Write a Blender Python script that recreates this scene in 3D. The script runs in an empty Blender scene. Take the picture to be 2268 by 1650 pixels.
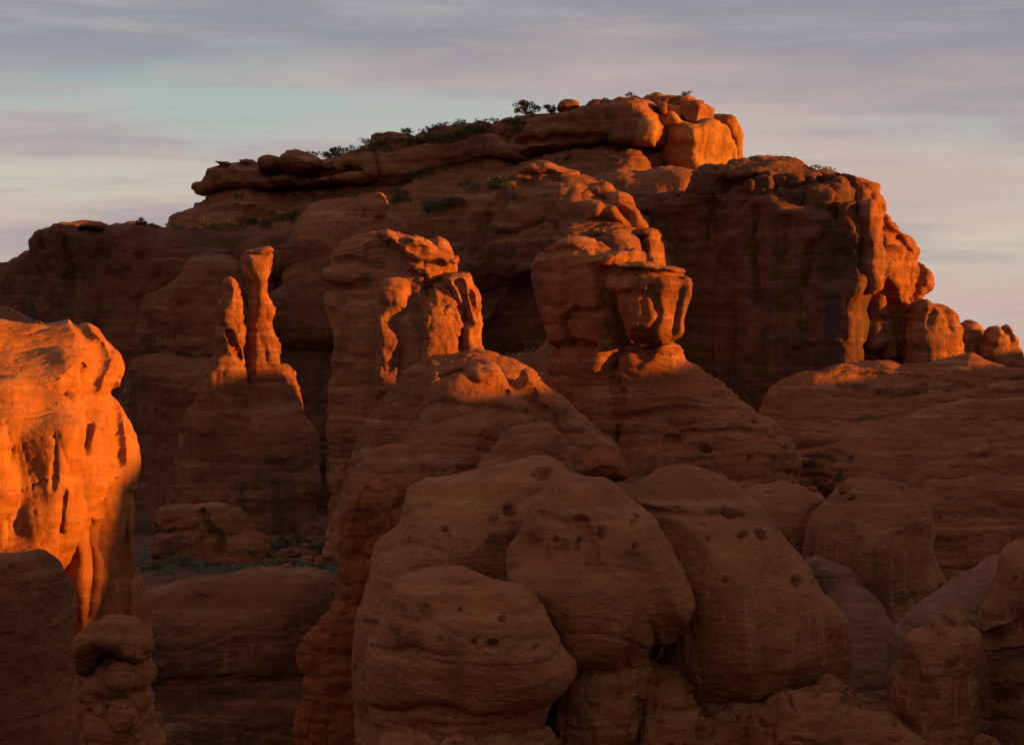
import bpy, math, random, time
import numpy as np
from mathutils import Vector
T0 = time.time()
sc = bpy.context.scene
R_ = math.radians
# ------------------------------------------------------------------ camera
HF = R_(25.0)
cam = bpy.data.cameras.new('camera'); camo = bpy.data.objects.new('camera', cam)
sc.collection.objects.link(camo); sc.camera = camo
cam.sensor_width = 36; cam.lens = 18/math.tan(HF/2); cam.clip_start = 1; cam.clip_end = 30000
camo.location = (0, 0, 0); camo.rotation_euler = (R_(90), 0, 0)
sc.render.resolution_x = 1024; sc.render.resolution_y = 744
# ------------------------------------------------------------------ sun, sky, exposure
SUN_EL, SUN_AZ = 6.0, 103.0            # azimuth clockwise from the view direction (+Y)
tosun = Vector((math.sin(R_(SUN_AZ))*math.cos(R_(SUN_EL)), math.cos(R_(SUN_AZ))*math.cos(R_(SUN_EL)), math.sin(R_(SUN_EL))))
sl = bpy.data.lights.new('sun', 'SUN'); so = bpy.data.objects.new('sun', sl); sc.collection.objects.link(so)
sl.energy = 4.2; sl.angle = R_(0.55); sl.color = (1.0, 0.40, 0.022)
so.rotation_euler = tosun.to_track_quat('Z', 'Y').to_euler()
w = bpy.data.worlds.new('World'); sc.world = w; w.use_nodes = True
sc.view_settings.view_transform = 'Standard'; sc.view_settings.look = 'None'
sc.view_settings.exposure = 1.35; sc.view_settings.gamma = 1.0
SKY_STRENGTH = 0.10
def build_sky():
    nt = w.node_tree; nt.nodes.clear(); N = nt.nodes.new; K = nt.links.new
    out = N('ShaderNodeOutputWorld'); bg = N('ShaderNodeBackground'); bg.inputs['Strength'].default_value = SKY_STRENGTH
    K(bg.outputs[0], out.inputs[0])
    sky = N('ShaderNodeTexSky'); sky.sky_type = 'NISHITA'; sky.sun_disc = False
    sky.sun_elevation = R_(SUN_EL); sky.sun_rotation = R_(SUN_AZ); sky.air_density = 1.0; sky.dust_density = 1.5; sky.ozone_density = 1.5
    tc = N('ShaderNodeTexCoord'); sep = N('ShaderNodeSeparateXYZ'); K(tc.outputs['Generated'], sep.inputs[0])
    # thin overcast veil: colour by elevation, streaked by flat cloud bands; the same all the way round
    def ramp(stops):
        r = N('ShaderNodeValToRGB'); e = r.color_ramp.elements
        while len(e) < len(stops): e.new(0.5)
        for q, (p, c) in zip(e, stops): q.position = p; q.color = (*c, 1)
        return r
    el = N('ShaderNodeMath'); el.operation = 'MULTIPLY'; el.inputs[1].default_value = 1.0; el.use_clamp = True; K(sep.outputs[2], el.inputs[0])
    clear = ramp(CLEAR); K(el.outputs[0], clear.inputs[0])
    def streak(sx, sz, off, detail, lo, hi, rough=0.55, dist=0.0):
        m = N('ShaderNodeMapping'); m.inputs['Scale'].default_value = (sx, sx, sz); m.inputs['Location'].default_value = off
        K(tc.outputs['Generated'], m.inputs[0])
        n = N('ShaderNodeTexNoise'); n.inputs['Scale'].default_value = 1; n.inputs['Detail'].default_value = detail
        n.inputs['Roughness'].default_value = rough; n.inputs['Distortion'].default_value = dist; K(m.outputs[0], n.inputs[0])
        mr = N('ShaderNodeMapRange'); mr.inputs[1].default_value = lo; mr.inputs[2].default_value = hi; mr.interpolation_type = 'SMOOTHSTEP'
        K(n.outputs[0], mr.inputs[0]); return mr.outputs[0]
    def mix(fac, a, b, k=1.0):
        m = N('ShaderNodeMix'); m.data_type = 'RGBA'
        if fac is None: m.inputs[0].default_value = k
        elif k != 1.0:
            q = N('ShaderNodeMath'); q.operation = 'MULTIPLY'; q.inputs[1].default_value = k; K(fac, q.inputs[0]); K(q.outputs[0], m.inputs[0])
        else: K(fac, m.inputs[0])
        for s, i in ((a, 6), (b, 7)):
            if isinstance(s, tuple): m.inputs[i].default_value = (*s, 1)
            else: K(s, m.inputs[i])
        return m.outputs[2]
    c = clear.outputs[0]
    top = N('ShaderNodeMapRange'); top.inputs[1].default_value = 0.18; top.inputs[2].default_value = 0.5; top.inputs[3].default_value = 1.0; top.inputs[4].default_value = 0.25; K(sep.outputs[2], top.inputs[0])
    def lay(m, col, k, c):                                 # clouds thin out towards the zenith
        q = N('ShaderNodeMath'); q.operation = 'MULTIPLY'; K(m, q.inputs[0]); K(top.outputs[0], q.inputs[1]); return mix(q.outputs[0], c, col, k)
    c = lay(streak(2.2, 17, OFF[0], 4, 0.40, 0.60), PINK, 0.9, c)
    c = lay(streak(2.4, 25, OFF[1], 5, 0.48, 0.62), MAUVE, 0.85, c)
    high = N('ShaderNodeMapRange'); high.interpolation_type = 'SMOOTHSTEP'; high.inputs[1].default_value = 0.135; high.inputs[2].default_value = 0.185
    nn = streak(3.0, 16, OFF[2], 5, 0.2, 0.8)
    ad = N('ShaderNodeMath'); ad.operation = 'MULTIPLY_ADD'; ad.inputs[1].default_value = 0.06; K(nn, ad.inputs[0]); K(sep.outputs[2], ad.inputs[2])
    K(ad.outputs[0], high.inputs[0]); c = lay(high.outputs[0], SLATE, 0.85, c)
    c = lay(streak(5, 50, (9, 3, 1), 9, 0.48, 0.70, .66, .3), PALE, 0.3, c)
    c = lay(streak(7, 62, (4, 8, 5), 9, 0.49, 0.68, .66, .3), MAUVE, 0.5, c)
    c = lay(streak(12, 110, (1, 2, 5), 7, 0.52, 0.70, .65, .4), PINK, 0.28, c)
    sc_ = N('ShaderNodeVectorMath'); sc_.operation = 'SCALE'; sc_.inputs[3].default_value = 0.62/SKY_STRENGTH; K(c, sc_.inputs[0])
    f = mix(None, sky.outputs[0], sc_.outputs[0], VEIL)
    K(f, bg.inputs['Color'])
CLEAR = [(0.0, (0.35, 0.275, 0.265)), (0.03, (0.395, 0.305, 0.275)), (0.06, (0.42, 0.36, 0.30)), (0.085, (0.365, 0.365, 0.315)), (0.108, (0.275, 0.315, 0.295)), (0.14, (0.23, 0.268, 0.265)), (0.2, (0.19, 0.20, 0.21)), (0.45, (0.19, 0.185, 0.195)), (1.0, (0.185, 0.18, 0.192))]
PINK = (0.37, 0.27, 0.255); MAUVE = (0.225, 0.203, 0.225); SLATE = (0.165, 0.168, 0.198); PALE = (0.40, 0.36, 0.32); VEIL = 0.92
OFF = [(3.1, 4, 0.3), (8.2, 2.0, 6.4), (6, 1, 3)]
build_sky()
# ------------------------------------------------------------------ from the picture to directions, polygons
KP = 2*math.tan(HF/2)/2268.0           # metres per traced pixel at one metre
_Z = {0: (0, 0, 1), 1: (0, 434.8, .3514), 2: (676.4, 434.8, .3865), 3: (1449.5, 289.9, .3807), 4: (386.5, 173.9, .3834), 5: (1062.9, 173.9, .2769),
      6: (0, 676.4, .5897), 7: (676.4, 966.3, .5539), 8: (1546.1, 773, .5312)}
def tr(z, s):
    ox, oy, k = _Z[z]; a = np.array([float(q) for q in s.replace(',', ' ').split()]).reshape(-1, 2)
    return a*k+np.array([ox, oy])
def ray(uv):
    uv = np.atleast_2d(uv); return np.stack([(uv[:, 0]-1134)*KP, np.ones(len(uv)), (825-uv[:, 1])*KP], 1)
# ------------------------------------------------------------------ noise
_rng = np.random.default_rng(7); LAT = (_rng.random(64**3).astype(np.float32)*2-1)
def noise(p):
    p = p.astype(np.float32); i = np.floor(p); f = p-i; i = i.astype(np.int32) & 63; j = (i+1) & 63
    f = f*f*f*(f*(f*6-15)+10)
    x0, y0, z0 = i[:, 0]*4096, i[:, 1]*64, i[:, 2]; x1, y1, z1 = j[:, 0]*4096, j[:, 1]*64, j[:, 2]
    fx, fy, fz = f[:, 0], f[:, 1], f[:, 2]
    def l(a, b, t): return a+(b-a)*t
    return l(l(l(LAT[x0+y0+z0], LAT[x1+y0+z0], fx), l(LAT[x0+y1+z0], LAT[x1+y1+z0], fx), fy),
             l(l(LAT[x0+y0+z1], LAT[x1+y0+z1], fx), l(LAT[x0+y1+z1], LAT[x1+y1+z1], fx), fy), fz)
def fbm(p, o=3, g=0.5):
    a, s, r = 1.0, 0, 0
    for k in range(o):
        r = r+a*noise(p*(2.03**k)+k*17.3); s += a; a *= g
    return r/s
# ------------------------------------------------------------------ a lobe: an outline on its own plane, inflated to a rounded body
def chaikin(p, n):
    """rounded outline that still passes through the traced points (centripetal-like Catmull-Rom, tension .4)"""
    a, b, c, d = np.roll(p, 1, 0), p, np.roll(p, -1, 0), np.roll(p, -2, 0); m = 2**n; out = []
    lb = np.linalg.norm(c-b, axis=1, keepdims=True); la = np.linalg.norm(b-a, axis=1, keepdims=True); lc = np.linalg.norm(d-c, axis=1, keepdims=True)
    t1 = .8*((c-b)/lb*la+(b-a)/la*lb)/(la+lb)*lb; t2 = .8*((d-c)/lc*lb+(c-b)/lb*lc)/(lb+lc)*lb
    for i in range(m):
        t = i/m; out.append((2*t**3-3*t*t+1)*b+(t**3-2*t*t+t)*t1+(-2*t**3+3*t*t)*c+(t**3-t*t)*t2)
    return np.stack(out, 1).reshape(-1, 2)
def seg_dist(G, A, B):
    AB = B-A; h = np.clip(((G-A)@AB)/max(AB@AB, 1e-9), 0, 1); return np.linalg.norm(G-A-h[:, None]*AB, axis=1)
def poly_sdf(G, P):
    d = np.full(len(G), 1e9); ins = np.zeros(len(G), bool); n = len(P)
    for a in range(n):
        A, B = P[a], P[(a+1) % n]; d = np.minimum(d, seg_dist(G, A, B))
        c = (A[1] > G[:, 1]) != (B[1] > G[:, 1])
        if c.any(): ins ^= c & (G[:, 0] < (B[0]-A[0])*(G[:, 1]-A[1])/((B[1]-A[1]) or 1e-9)+A[0])
    return np.where(ins, d, -d)       # positive inside
class Lobe:
    def __init__(s, z, pts, D, yaw=0, T=6, R=5, pitch=0, flare=0, cuts=(), pits=(), sm=2, neg=False, p=2.4, on=None):
        s.p = p; s.T, s.R, s.flare, s.D, s.neg = T, R, flare, D, neg
        uv = tr(z, pts)
        if on: D = front_depth(on[0], (uv.min(0)+uv.max(0))/2, D)+T-on[1]; s.D = D
        c = (uv.min(0)+uv.max(0))/2; s.O = ray(c)[0]*D
        ya, pa = R_(yaw), R_(pitch)
        n = np.array([math.sin(ya)*math.cos(pa), -math.cos(ya)*math.cos(pa), math.sin(pa)])   # outward normal, towards the camera
        s.n = n; s.a = np.array([math.cos(ya), math.sin(ya), 0.0]); s.b = np.cross(n, s.a)*1.0
        if s.b[2] < 0: s.b = -s.b
        def onplane(uv):
            r = ray(uv); t = (s.O@n)/(r@n); p = r*t[:, None]-s.O; return np.stack([p@s.a, p@s.b], 1)
        s.P = chaikin(onplane(uv), sm)
        s.cuts = []
        for cz, cp, wd, dp in cuts: s.cuts.append((onplane(tr(cz, cp)), wd, dp))
        s.pits = list(pits)
        if pitch: s.O = s.O-n*T*0.85      # a leaning sheet: its upper face, not its core, lies on the traced plane
    def bounds(s):
        m = s.P.min(0); M = s.P.max(0); H = M[1]-m[1]; Tm = s.T+max(0, s.flare)*H
        c = [s.O+s.a*x+s.b*y+s.n*t for x in (m[0], M[0]) for y in (m[1], M[1]) for t in (-Tm, Tm)]
        c = np.array(c); return c.min(0), c.max(0)
    def prep(s, h):
        g = h*0.8; m = s.P.min(0)-3*h-1; M = s.P.max(0)+3*h+1
        nx, ny = int((M[0]-m[0])/g)+2, int((M[1]-m[1])/g)+2
        X, Y = np.meshgrid(m[0]+np.arange(nx)*g, m[1]+np.arange(ny)*g, indexing='ij'); G = np.stack([X.ravel(), Y.ravel()], 1)
        wp = np.stack([G[:, 0], G[:, 1], np.full(len(G), s.D*1.37)], 1); sz = math.sqrt((M[0]-m[0])*(M[1]-m[1]))
        am = min(0.5, sz*0.03); wl = max(1.5, sz*0.16)
        Gw = G+np.stack([noise(wp/wl), noise(wp/wl+31)], 1)*am
        d = poly_sdf(Gw, s.P); cut = np.zeros(len(G))
        for line, wd, dp in s.cuts:
            q = np.full(len(G), 1e9); Gc = G+np.stack([noise(wp/1.7+3), noise(wp/1.7+77)], 1)*min(.5, wd*1.2)
            for A, B in zip(line[:-1], line[1:]): q = np.minimum(q, seg_dist(Gc, A, B))
            cut += dp*np.exp(-(q/wd)**2)
        s.g, s.m, s.nx, s.ny, s.d, s.cut = g, m, nx, ny, d.astype(np.float32), cut.astype(np.float32)
        s.top = s.P[:, 1].max()
    def eval(s, X, Y, Z):
        dx, dy, dz = X-s.O[0], Y-s.O[1], Z-s.O[2]
        sx = (dx*s.a[0]+dy*s.a[1]+dz*s.a[2]).astype(np.float32); sy = (dx*s.b[0]+dy*s.b[1]+dz*s.b[2]).astype(np.float32)
        t = np.abs(dx*s.n[0]+dy*s.n[1]+dz*s.n[2]).astype(np.float32)
        sh = np.broadcast_shapes(sx.shape, sy.shape, t.shape)
        fx = np.clip((sx-s.m[0])/s.g, 0, s.nx-1.001); fy = np.clip((sy-s.m[1])/s.g, 0, s.ny-1.001)
        ix = fx.astype(np.int32); iy = fy.astype(np.int32); fx = fx-ix; fy = fy-iy
        k = ix*s.ny+iy
        def bil(A): return (A[k]*(1-fy)+A[k+1]*fy)*(1-fx)+(A[k+s.ny]*(1-fy)+A[k+s.ny+1]*fy)*fx
        d = bil(s.d)
        T = s.T if not s.flare else np.maximum(s.T+s.flare*(s.top-sy), 0.4)
        R = s.R; q = np.maximum(R-d, 0)/R
        f = ((q**s.p+(t/T)**s.p)**(1/s.p)-1)*np.minimum(R, T)
        if s.cuts: f = f+bil(s.cut)
        return np.broadcast_to(f, sh)
L = Lobe
def front_depth(lobes, c, default):
    """depth at which the sight line through a traced point first meets the given bodies"""
    r = ray(c)[0]; D0 = min(l.D for l in lobes); t = np.arange(D0-45, D0+45, .25).astype(np.float32); best = None
    for l in lobes:
        if not hasattr(l, 'd'): l.prep(0.35)
        f = l.eval(r[0]*t, r[1]*t, r[2]*t); i = np.flatnonzero(f < 0)
        if len(i): best = t[i[0]] if best is None else min(best, t[i[0]])
    return default if best is None else float(best)
def surface_nets(F, o, h):
    nx, ny, nz = F.shape; S = F < 0
    c = np.zeros((nx-1, ny-1, nz-1), np.uint8)
    for a in (0, 1):
        for b in (0, 1):
            for e in (0, 1): c += S[a:nx-1+a, b:ny-1+b, e:nz-1+e]
    act = (c > 0) & (c < 8); idx = np.flatnonzero(act); I, J, K = np.unravel_index(idx, act.shape)
    vid = np.full(act.shape, -1, np.int32); vid.ravel()[idx] = np.arange(len(idx))
    cor = [(a, b, e) for a in (0, 1) for b in (0, 1) for e in (0, 1)]
    val = [F[I+a, J+b, K+e] for a, b, e in cor]
    P = np.zeros((len(idx), 3), np.float32); n = np.zeros(len(idx), np.float32)
    for u in range(8):
        for v in range(u+1, 8):
            cu, cv = cor[u], cor[v]
            if sum(abs(p-q) for p, q in zip(cu, cv)) != 1: continue
            m = (val[u] < 0) != (val[v] < 0)
            t = np.where(m, val[u]/np.where(m, val[u]-val[v], 1), 0)
            for ax in range(3): P[:, ax] += np.where(m, cu[ax]+t*(cv[ax]-cu[ax]), 0)
            n += m
    P /= n[:, None]; P += np.stack([I, J, K], 1); V = o+P*h
    quads = []
    def faces(e, s0, A, B, C, D, flip):
        e_i = np.nonzero(e)
        q = np.stack([vid[tuple(x+y for x, y in zip(e_i, off))] for off in (A, B, C, D)], 1)
        sg = s0[e_i]
        if flip: sg = ~sg
        q[~sg] = q[~sg][:, ::-1]; quads.append(q)
    e = (S[:-1, 1:-1, 1:-1] != S[1:, 1:-1, 1:-1]); faces(e, S[:-1, 1:-1, 1:-1], (0, 0, 0), (0, 1, 0), (0, 1, 1), (0, 0, 1), False)
    e = (S[1:-1, :-1, 1:-1] != S[1:-1, 1:, 1:-1]); faces(e, S[1:-1, :-1, 1:-1], (0, 0, 0), (1, 0, 0), (1, 0, 1), (0, 0, 1), True)
    e = (S[1:-1, 1:-1, :-1] != S[1:-1, 1:-1, 1:]); faces(e, S[1:-1, 1:-1, :-1], (0, 0, 0), (1, 0, 0), (1, 1, 0), (0, 1, 0), False)
    return V.astype(np.float64), np.concatenate(quads)
def vnormals(V, Q):
    fn = np.cross(V[Q[:, 2]]-V[Q[:, 0]], V[Q[:, 3]]-V[Q[:, 1]])
    N = np.zeros_like(V); f = Q.ravel()
    for ax in range(3): N[:, ax] = np.bincount(f, np.repeat(fn[:, ax], 4), len(V))
    return N/np.maximum(np.linalg.norm(N, axis=1, keepdims=True), 1e-9)
def sculpt(lobes, k=0.8, h=None, low=1.0, strata=1.0, fine=1.0, flute=0.0, lump=0.0, pit=0.0, zmin=-37, dip=0.03, seed=0, crag=1.0, joint=0.0):
    D = sum(l.D for l in lobes)/len(lobes)
    if h is None: h = D*KP*2268/1024*VOX
    bb = [l.bounds() for l in lobes]
    lo = np.min([b[0] for b in bb], 0)-2*h-.4; hi = np.max([b[1] for b in bb], 0)+2*h+.4; lo[2] = max(lo[2], zmin)
    nn = [int((hi[i]-lo[i])/h)+2 for i in range(3)]
    F = np.full(nn, 3.0, np.float32)
    for l, b in zip(lobes, bb):
        l.prep(h)
        i0 = [max(0, int((b[0][i]-lo[i]-k-.3)/h)-1) for i in range(3)]; i1 = [min(nn[i], int((b[1][i]-lo[i]+k+.3)/h)+3) for i in range(3)]
        if any(i1[i]-i0[i] < 2 for i in range(3)): continue
        X = (lo[0]+np.arange(i0[0], i1[0])*h)[:, None, None]; Y = (lo[1]+np.arange(i0[1], i1[1])*h)[None, :, None]; Z = (lo[2]+np.arange(i0[2], i1[2])*h)[None, None, :]
        f = l.eval(X, Y, Z); sub = F[i0[0]:i1[0], i0[1]:i1[1], i0[2]:i1[2]]
        if l.neg: sub[...] = np.maximum(sub, -f)
        else:
            e = np.maximum(k-np.abs(sub-f), 0)/k; sub[...] = np.minimum(sub, f)-e*e*k*0.25
    for ax in range(3):
        sl_ = [slice(None)]*3
        for q in (0, -1): sl_[ax] = q; F[tuple(sl_)] = 1.0; sl_[ax] = slice(None)
    V, Q = surface_nets(F, lo, h); del F
    N = vnormals(V, Q); p = V+seed*13.7; ds = (D/230)**.7; flute *= ds; lump *= ds; crag *= ds; fine *= ds
    warp = np.stack([noise(p/9), noise(p/9+40), noise(p/9+80)], 1)
    d = low*(0.42*fbm(p/7.0, 2)+0.20*noise(p/2.7+9))
    if strata:
        zs = p[:, 2]+1.3*warp[:, 0]+dip*p[:, 0]+0.02*p[:, 1]+0.35*noise(p/2.3+19)
        q = np.stack([p[:, 0]/16, p[:, 1]/16, zs], 1)
        def bed(s, o): r = q.copy(); r[:, 2] = q[:, 2]/s+o; return noise(r)
        b1, b2, b3 = bed(2.6, 3), bed(1.05, 11), bed(0.45, 23)
        msk = 0.35+0.65*np.clip(noise(p/11+55)*1.6+.5, 0, 1)
        groove = lambda b, w_: np.maximum(0, 1-np.abs(b)/w_)**2
        d += strata*msk*(0.16*b1+0.085*b2+0.035*b3-0.24*groove(b1, .13)-0.17*groove(b2, .15)-0.07*groove(b3, .2))
    if flute:
        r = np.stack([p[:, 0]/1.3/ds+warp[:, 1], p[:, 1]/1.3/ds+warp[:, 2], p[:, 2]/11/ds], 1); b = noise(r)
        st = np.clip(1.3-2*np.abs(N[:, 2]), 0, 1)
        d += flute*st*(0.22*b-0.35*np.maximum(0, 1-np.abs(b)/.16)**2+0.1*noise(r*2.1+5))
    if lump:
        b = fbm(p/1.6/ds+70, 3); d += lump*(0.45*b-0.4*np.maximum(0, 1-np.abs(noise(p/2.1/ds+33))/.14)**2)
    if crag:
        r = (p*np.array([1, 1, 1.5])+warp*1.2)/ds
        rd = lambda s_, o: 1-np.abs(noise(r/s_+o))*2
        m2 = np.clip(noise(p/13+91)*1.5+.55, 0.1, 1)
        c1 = rd(3.4, 4); d -= crag*m2*(0.26*np.maximum(c1-.55, 0)*2+0.13*np.maximum(rd(1.5, 14)-.5, 0)*2)-crag*0.10*noise(r/1.25+44)
    if joint:
        a_ = p[:, 0]*.8+p[:, 1]*.6+1.2*warp[:, 1]; b = noise(np.stack([a_/3.1, p[:, 2]/14, p[:, 1]/30], 1))
        d -= joint*0.7*np.maximum(0, 1-np.abs(b)/.07)
    d += fine*(0.10*fbm(p/0.9+21, 2)+0.03*noise(p/0.33+60))
    if pit:
        cell = 1.15; c = np.floor(p/cell); hsh = np.abs(np.sin(c@np.array([12.9898, 78.233, 37.719]))*43758.5453) % 1
        h2 = (hsh*91.7) % 1; h3 = (hsh*57.3) % 1
        band = np.clip(noise(np.stack([p[:, 0]/14, p[:, 1]/14, p[:, 2]/1.8], 1)+8)*2.2-.35, 0, 1)
        ctr = (c+.5+(np.stack([hsh, h2, h3], 1)-.5)*.5)*cell; rr = 0.09+0.16*h2*h2
        q = np.linalg.norm((p-ctr)*np.array([1, 1, 1.25]), axis=1)/rr
        d -= pit*band*(hsh < .5)*0.4*np.clip(1.25-q, 0, 1)
    for l in lobes:
        for P in l.pits:                       # traced hollows: u v r(px) triples -> dents in the face that looks at the camera
            for u, v, r in np.array([float(x) for x in P.replace(',', ' ').split()]).reshape(-1, 3):
                rd = ray([u, v])[0]; rd /= np.linalg.norm(rd); t = V@rd
                m = (np.linalg.norm(V-t[:, None]*rd, axis=1) < r*KP*l.D*2) & ((N@rd) < 0.15)
                if not m.any(): continue
                tm = t[m].min(); rr = r*1.1*KP*l.D
                hs = abs(math.sin(u*12.9+v*7.3)*4375.5) % 1; rr *= .65+.8*hs; ax = 1+.9*((hs*7.7) % 1)
                mm = m & (t < tm+rr*3); e = V[mm]-t[mm][:, None]*rd; q = np.sqrt((e[:, 0]/ax)**2+e[:, 1]**2+e[:, 2]**2)/rr*(1+.35*noise(V[mm]/.35))
                d[mm] -= rr*(1.2+1.4*hs)*np.clip((1.2-q)*1.6, 0, 1)
    V = V+N*d[:, None]
    return V, Q
VOX = 2.3
# ------------------------------------------------------------------ meshes and things
def mesh_from(name, V, Q, mat, smooth=True, tris=None):
    me = bpy.data.meshes.new(name); n, k = Q.shape; t = 0 if tris is None else len(tris)
    me.vertices.add(len(V)); me.vertices.foreach_set('co', V.astype(np.float32).ravel())
    lp = Q.astype(np.int32).ravel(); st = np.arange(n, dtype=np.int32)*k; tt = np.full(n, k, np.int32)
    if t: lp = np.concatenate([lp, tris.astype(np.int32).ravel()]); st = np.concatenate([st, n*k+np.arange(t, dtype=np.int32)*3]); tt = np.concatenate([tt, np.full(t, 3, np.int32)])
    me.loops.add(len(lp)); me.loops.foreach_set('vertex_index', lp)
    me.polygons.add(n+t); me.polygons.foreach_set('loop_start', st); me.polygons.foreach_set('loop_total', tt)
    me.polygons.foreach_set('use_smooth', np.full(n+t, smooth)); me.update(calc_edges=True)
    if mat: me.materials.append(mat)
    return me
def coarsen_back(V, Q, h):
    """far sides, which look away from every likely viewpoint, keep their shape with fewer and larger faces"""
    N = vnormals(V, Q); vd = V/np.linalg.norm(V, axis=1, keepdims=True); m = (N*vd).sum(1) > 0.38
    key = np.floor(V[m]/(3.6*h)).astype(np.int64); key = (key[:, 0]*73856093) ^ (key[:, 1]*19349663) ^ (key[:, 2]*83492791)
    u, inv = np.unique(key, return_inverse=True); cnt = np.bincount(inv); C = np.stack([np.bincount(inv, V[m][:, a])/cnt for a in range(3)], 1)
    remap = np.arange(len(V)); remap[m] = len(V)+inv; V2 = np.concatenate([V, C]); Q2 = remap[Q]
    eq = Q2 == np.roll(Q2, -1, 1); ne = eq.sum(1); quads = Q2[ne == 0]; quads = quads[(quads[:, 0] != quads[:, 2]) & (quads[:, 1] != quads[:, 3])]
    one = Q2[ne == 1]; e1 = eq[ne == 1]; j = e1.argmax(1); tri = np.stack([one[np.arange(len(one)), (j+k) % 4] for k in (1, 2, 3)], 1)
    tri = tri[(tri[:, 0] != tri[:, 1]) & (tri[:, 1] != tri[:, 2]) & (tri[:, 0] != tri[:, 2])]
    srt = np.sort(tri, 1); _, fi = np.unique(srt, axis=0, return_index=True); tri = tri[fi]
    used = np.zeros(len(V2), bool); used[quads.ravel()] = True; used[tri.ravel()] = True; new = np.cumsum(used)-1
    return V2[used], new[quads], new[tri]
def link(name, data, loc=(0, 0, 0), parent=None):
    o = bpy.data.objects.new(name, data); sc.collection.objects.link(o); o.location = loc
    if parent: o.parent = parent
    return o
def tag(o, label, cat, group=None):
    o['label'] = label; o['category'] = cat
    if group: o['group'] = group
    return o
QUEUE = []
def rock(name, label, cat, parts, mat='rock', group=None, **kw):
    """parts: list of (part name, lobes, options); one part -> one mesh, more -> an Empty that parents them"""
    QUEUE.append((name, label, cat, parts, mat, group, kw))
def build_rocks():
    sculpted = []; every = []
    for ti, (name, label, cat, parts, mat, group, kw) in enumerate(QUEUE):
        built = []
        for pi, q in enumerate(parts):
            op = dict(kw); op.update(q[2] if len(q) > 2 else {}); mt = op.pop('mat', mat)
            V, Q = sculpt(q[1], seed=ti+2.0+pi, **op); built.append((q[0], V, Q, mt, q[1])); every += q[1]
        sculpted.append(built)
    bnd = [l.bounds() for l in every]; total = 0
    for (name, label, cat, parts, mat, group, kw), built in zip(QUEUE, sculpted):
        out = []
        for pn, V, Q, mt, lobes in built:
            hid = V[:, 2] < ground_z(V[:, 0], V[:, 1])-2.5; lo, hi = V.min(0), V.max(0)     # drop what is buried in the ground or sealed inside other rock
            for l, (bl, bh) in zip(every, bnd):
                if l.neg or l in lobes or (bl > hi).any() or (bh < lo).any(): continue
                m = ((V > bl) & (V < bh)).all(1) & ~hid
                if m.any():
                    W = V[m]; f = l.eval(W[:, 0], W[:, 1], W[:, 2]); i = np.flatnonzero(m); hid[i[f < -1.7]] = True
            Q = Q[~hid[Q].all(1)]; used = np.zeros(len(V), bool); used[Q.ravel()] = True; new = np.cumsum(used)-1
            V, Q, Tr = coarsen_back(V[used], new[Q], lobes[0].D*KP*2268/1024*VOX); total += 2*len(Q)+len(Tr); out.append((pn, V, Q, mt, Tr))
        A = np.concatenate([b[1] for b in out]); base = np.array([A[:, 0].mean(), A[:, 1].mean(), A[:, 2].min()])
        if len(out) == 1:
            pn, V, Q, mt, Tr = out[0]; o = link(name, mesh_from(name, V-base, Q, MAT[mt], True, Tr), base)
        else:
            o = link(name, None, base); o.empty_display_size = 2
            for pn, V, Q, mt, Tr in out: link(pn, mesh_from(pn, V-base, Q, MAT[mt], True, Tr), parent=o)
        tag(o, label, cat, group); o['kind'] = 'thing'
    print('ROCKS', len(QUEUE), 'triangles', total, round(time.time()-T0, 1))
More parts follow.
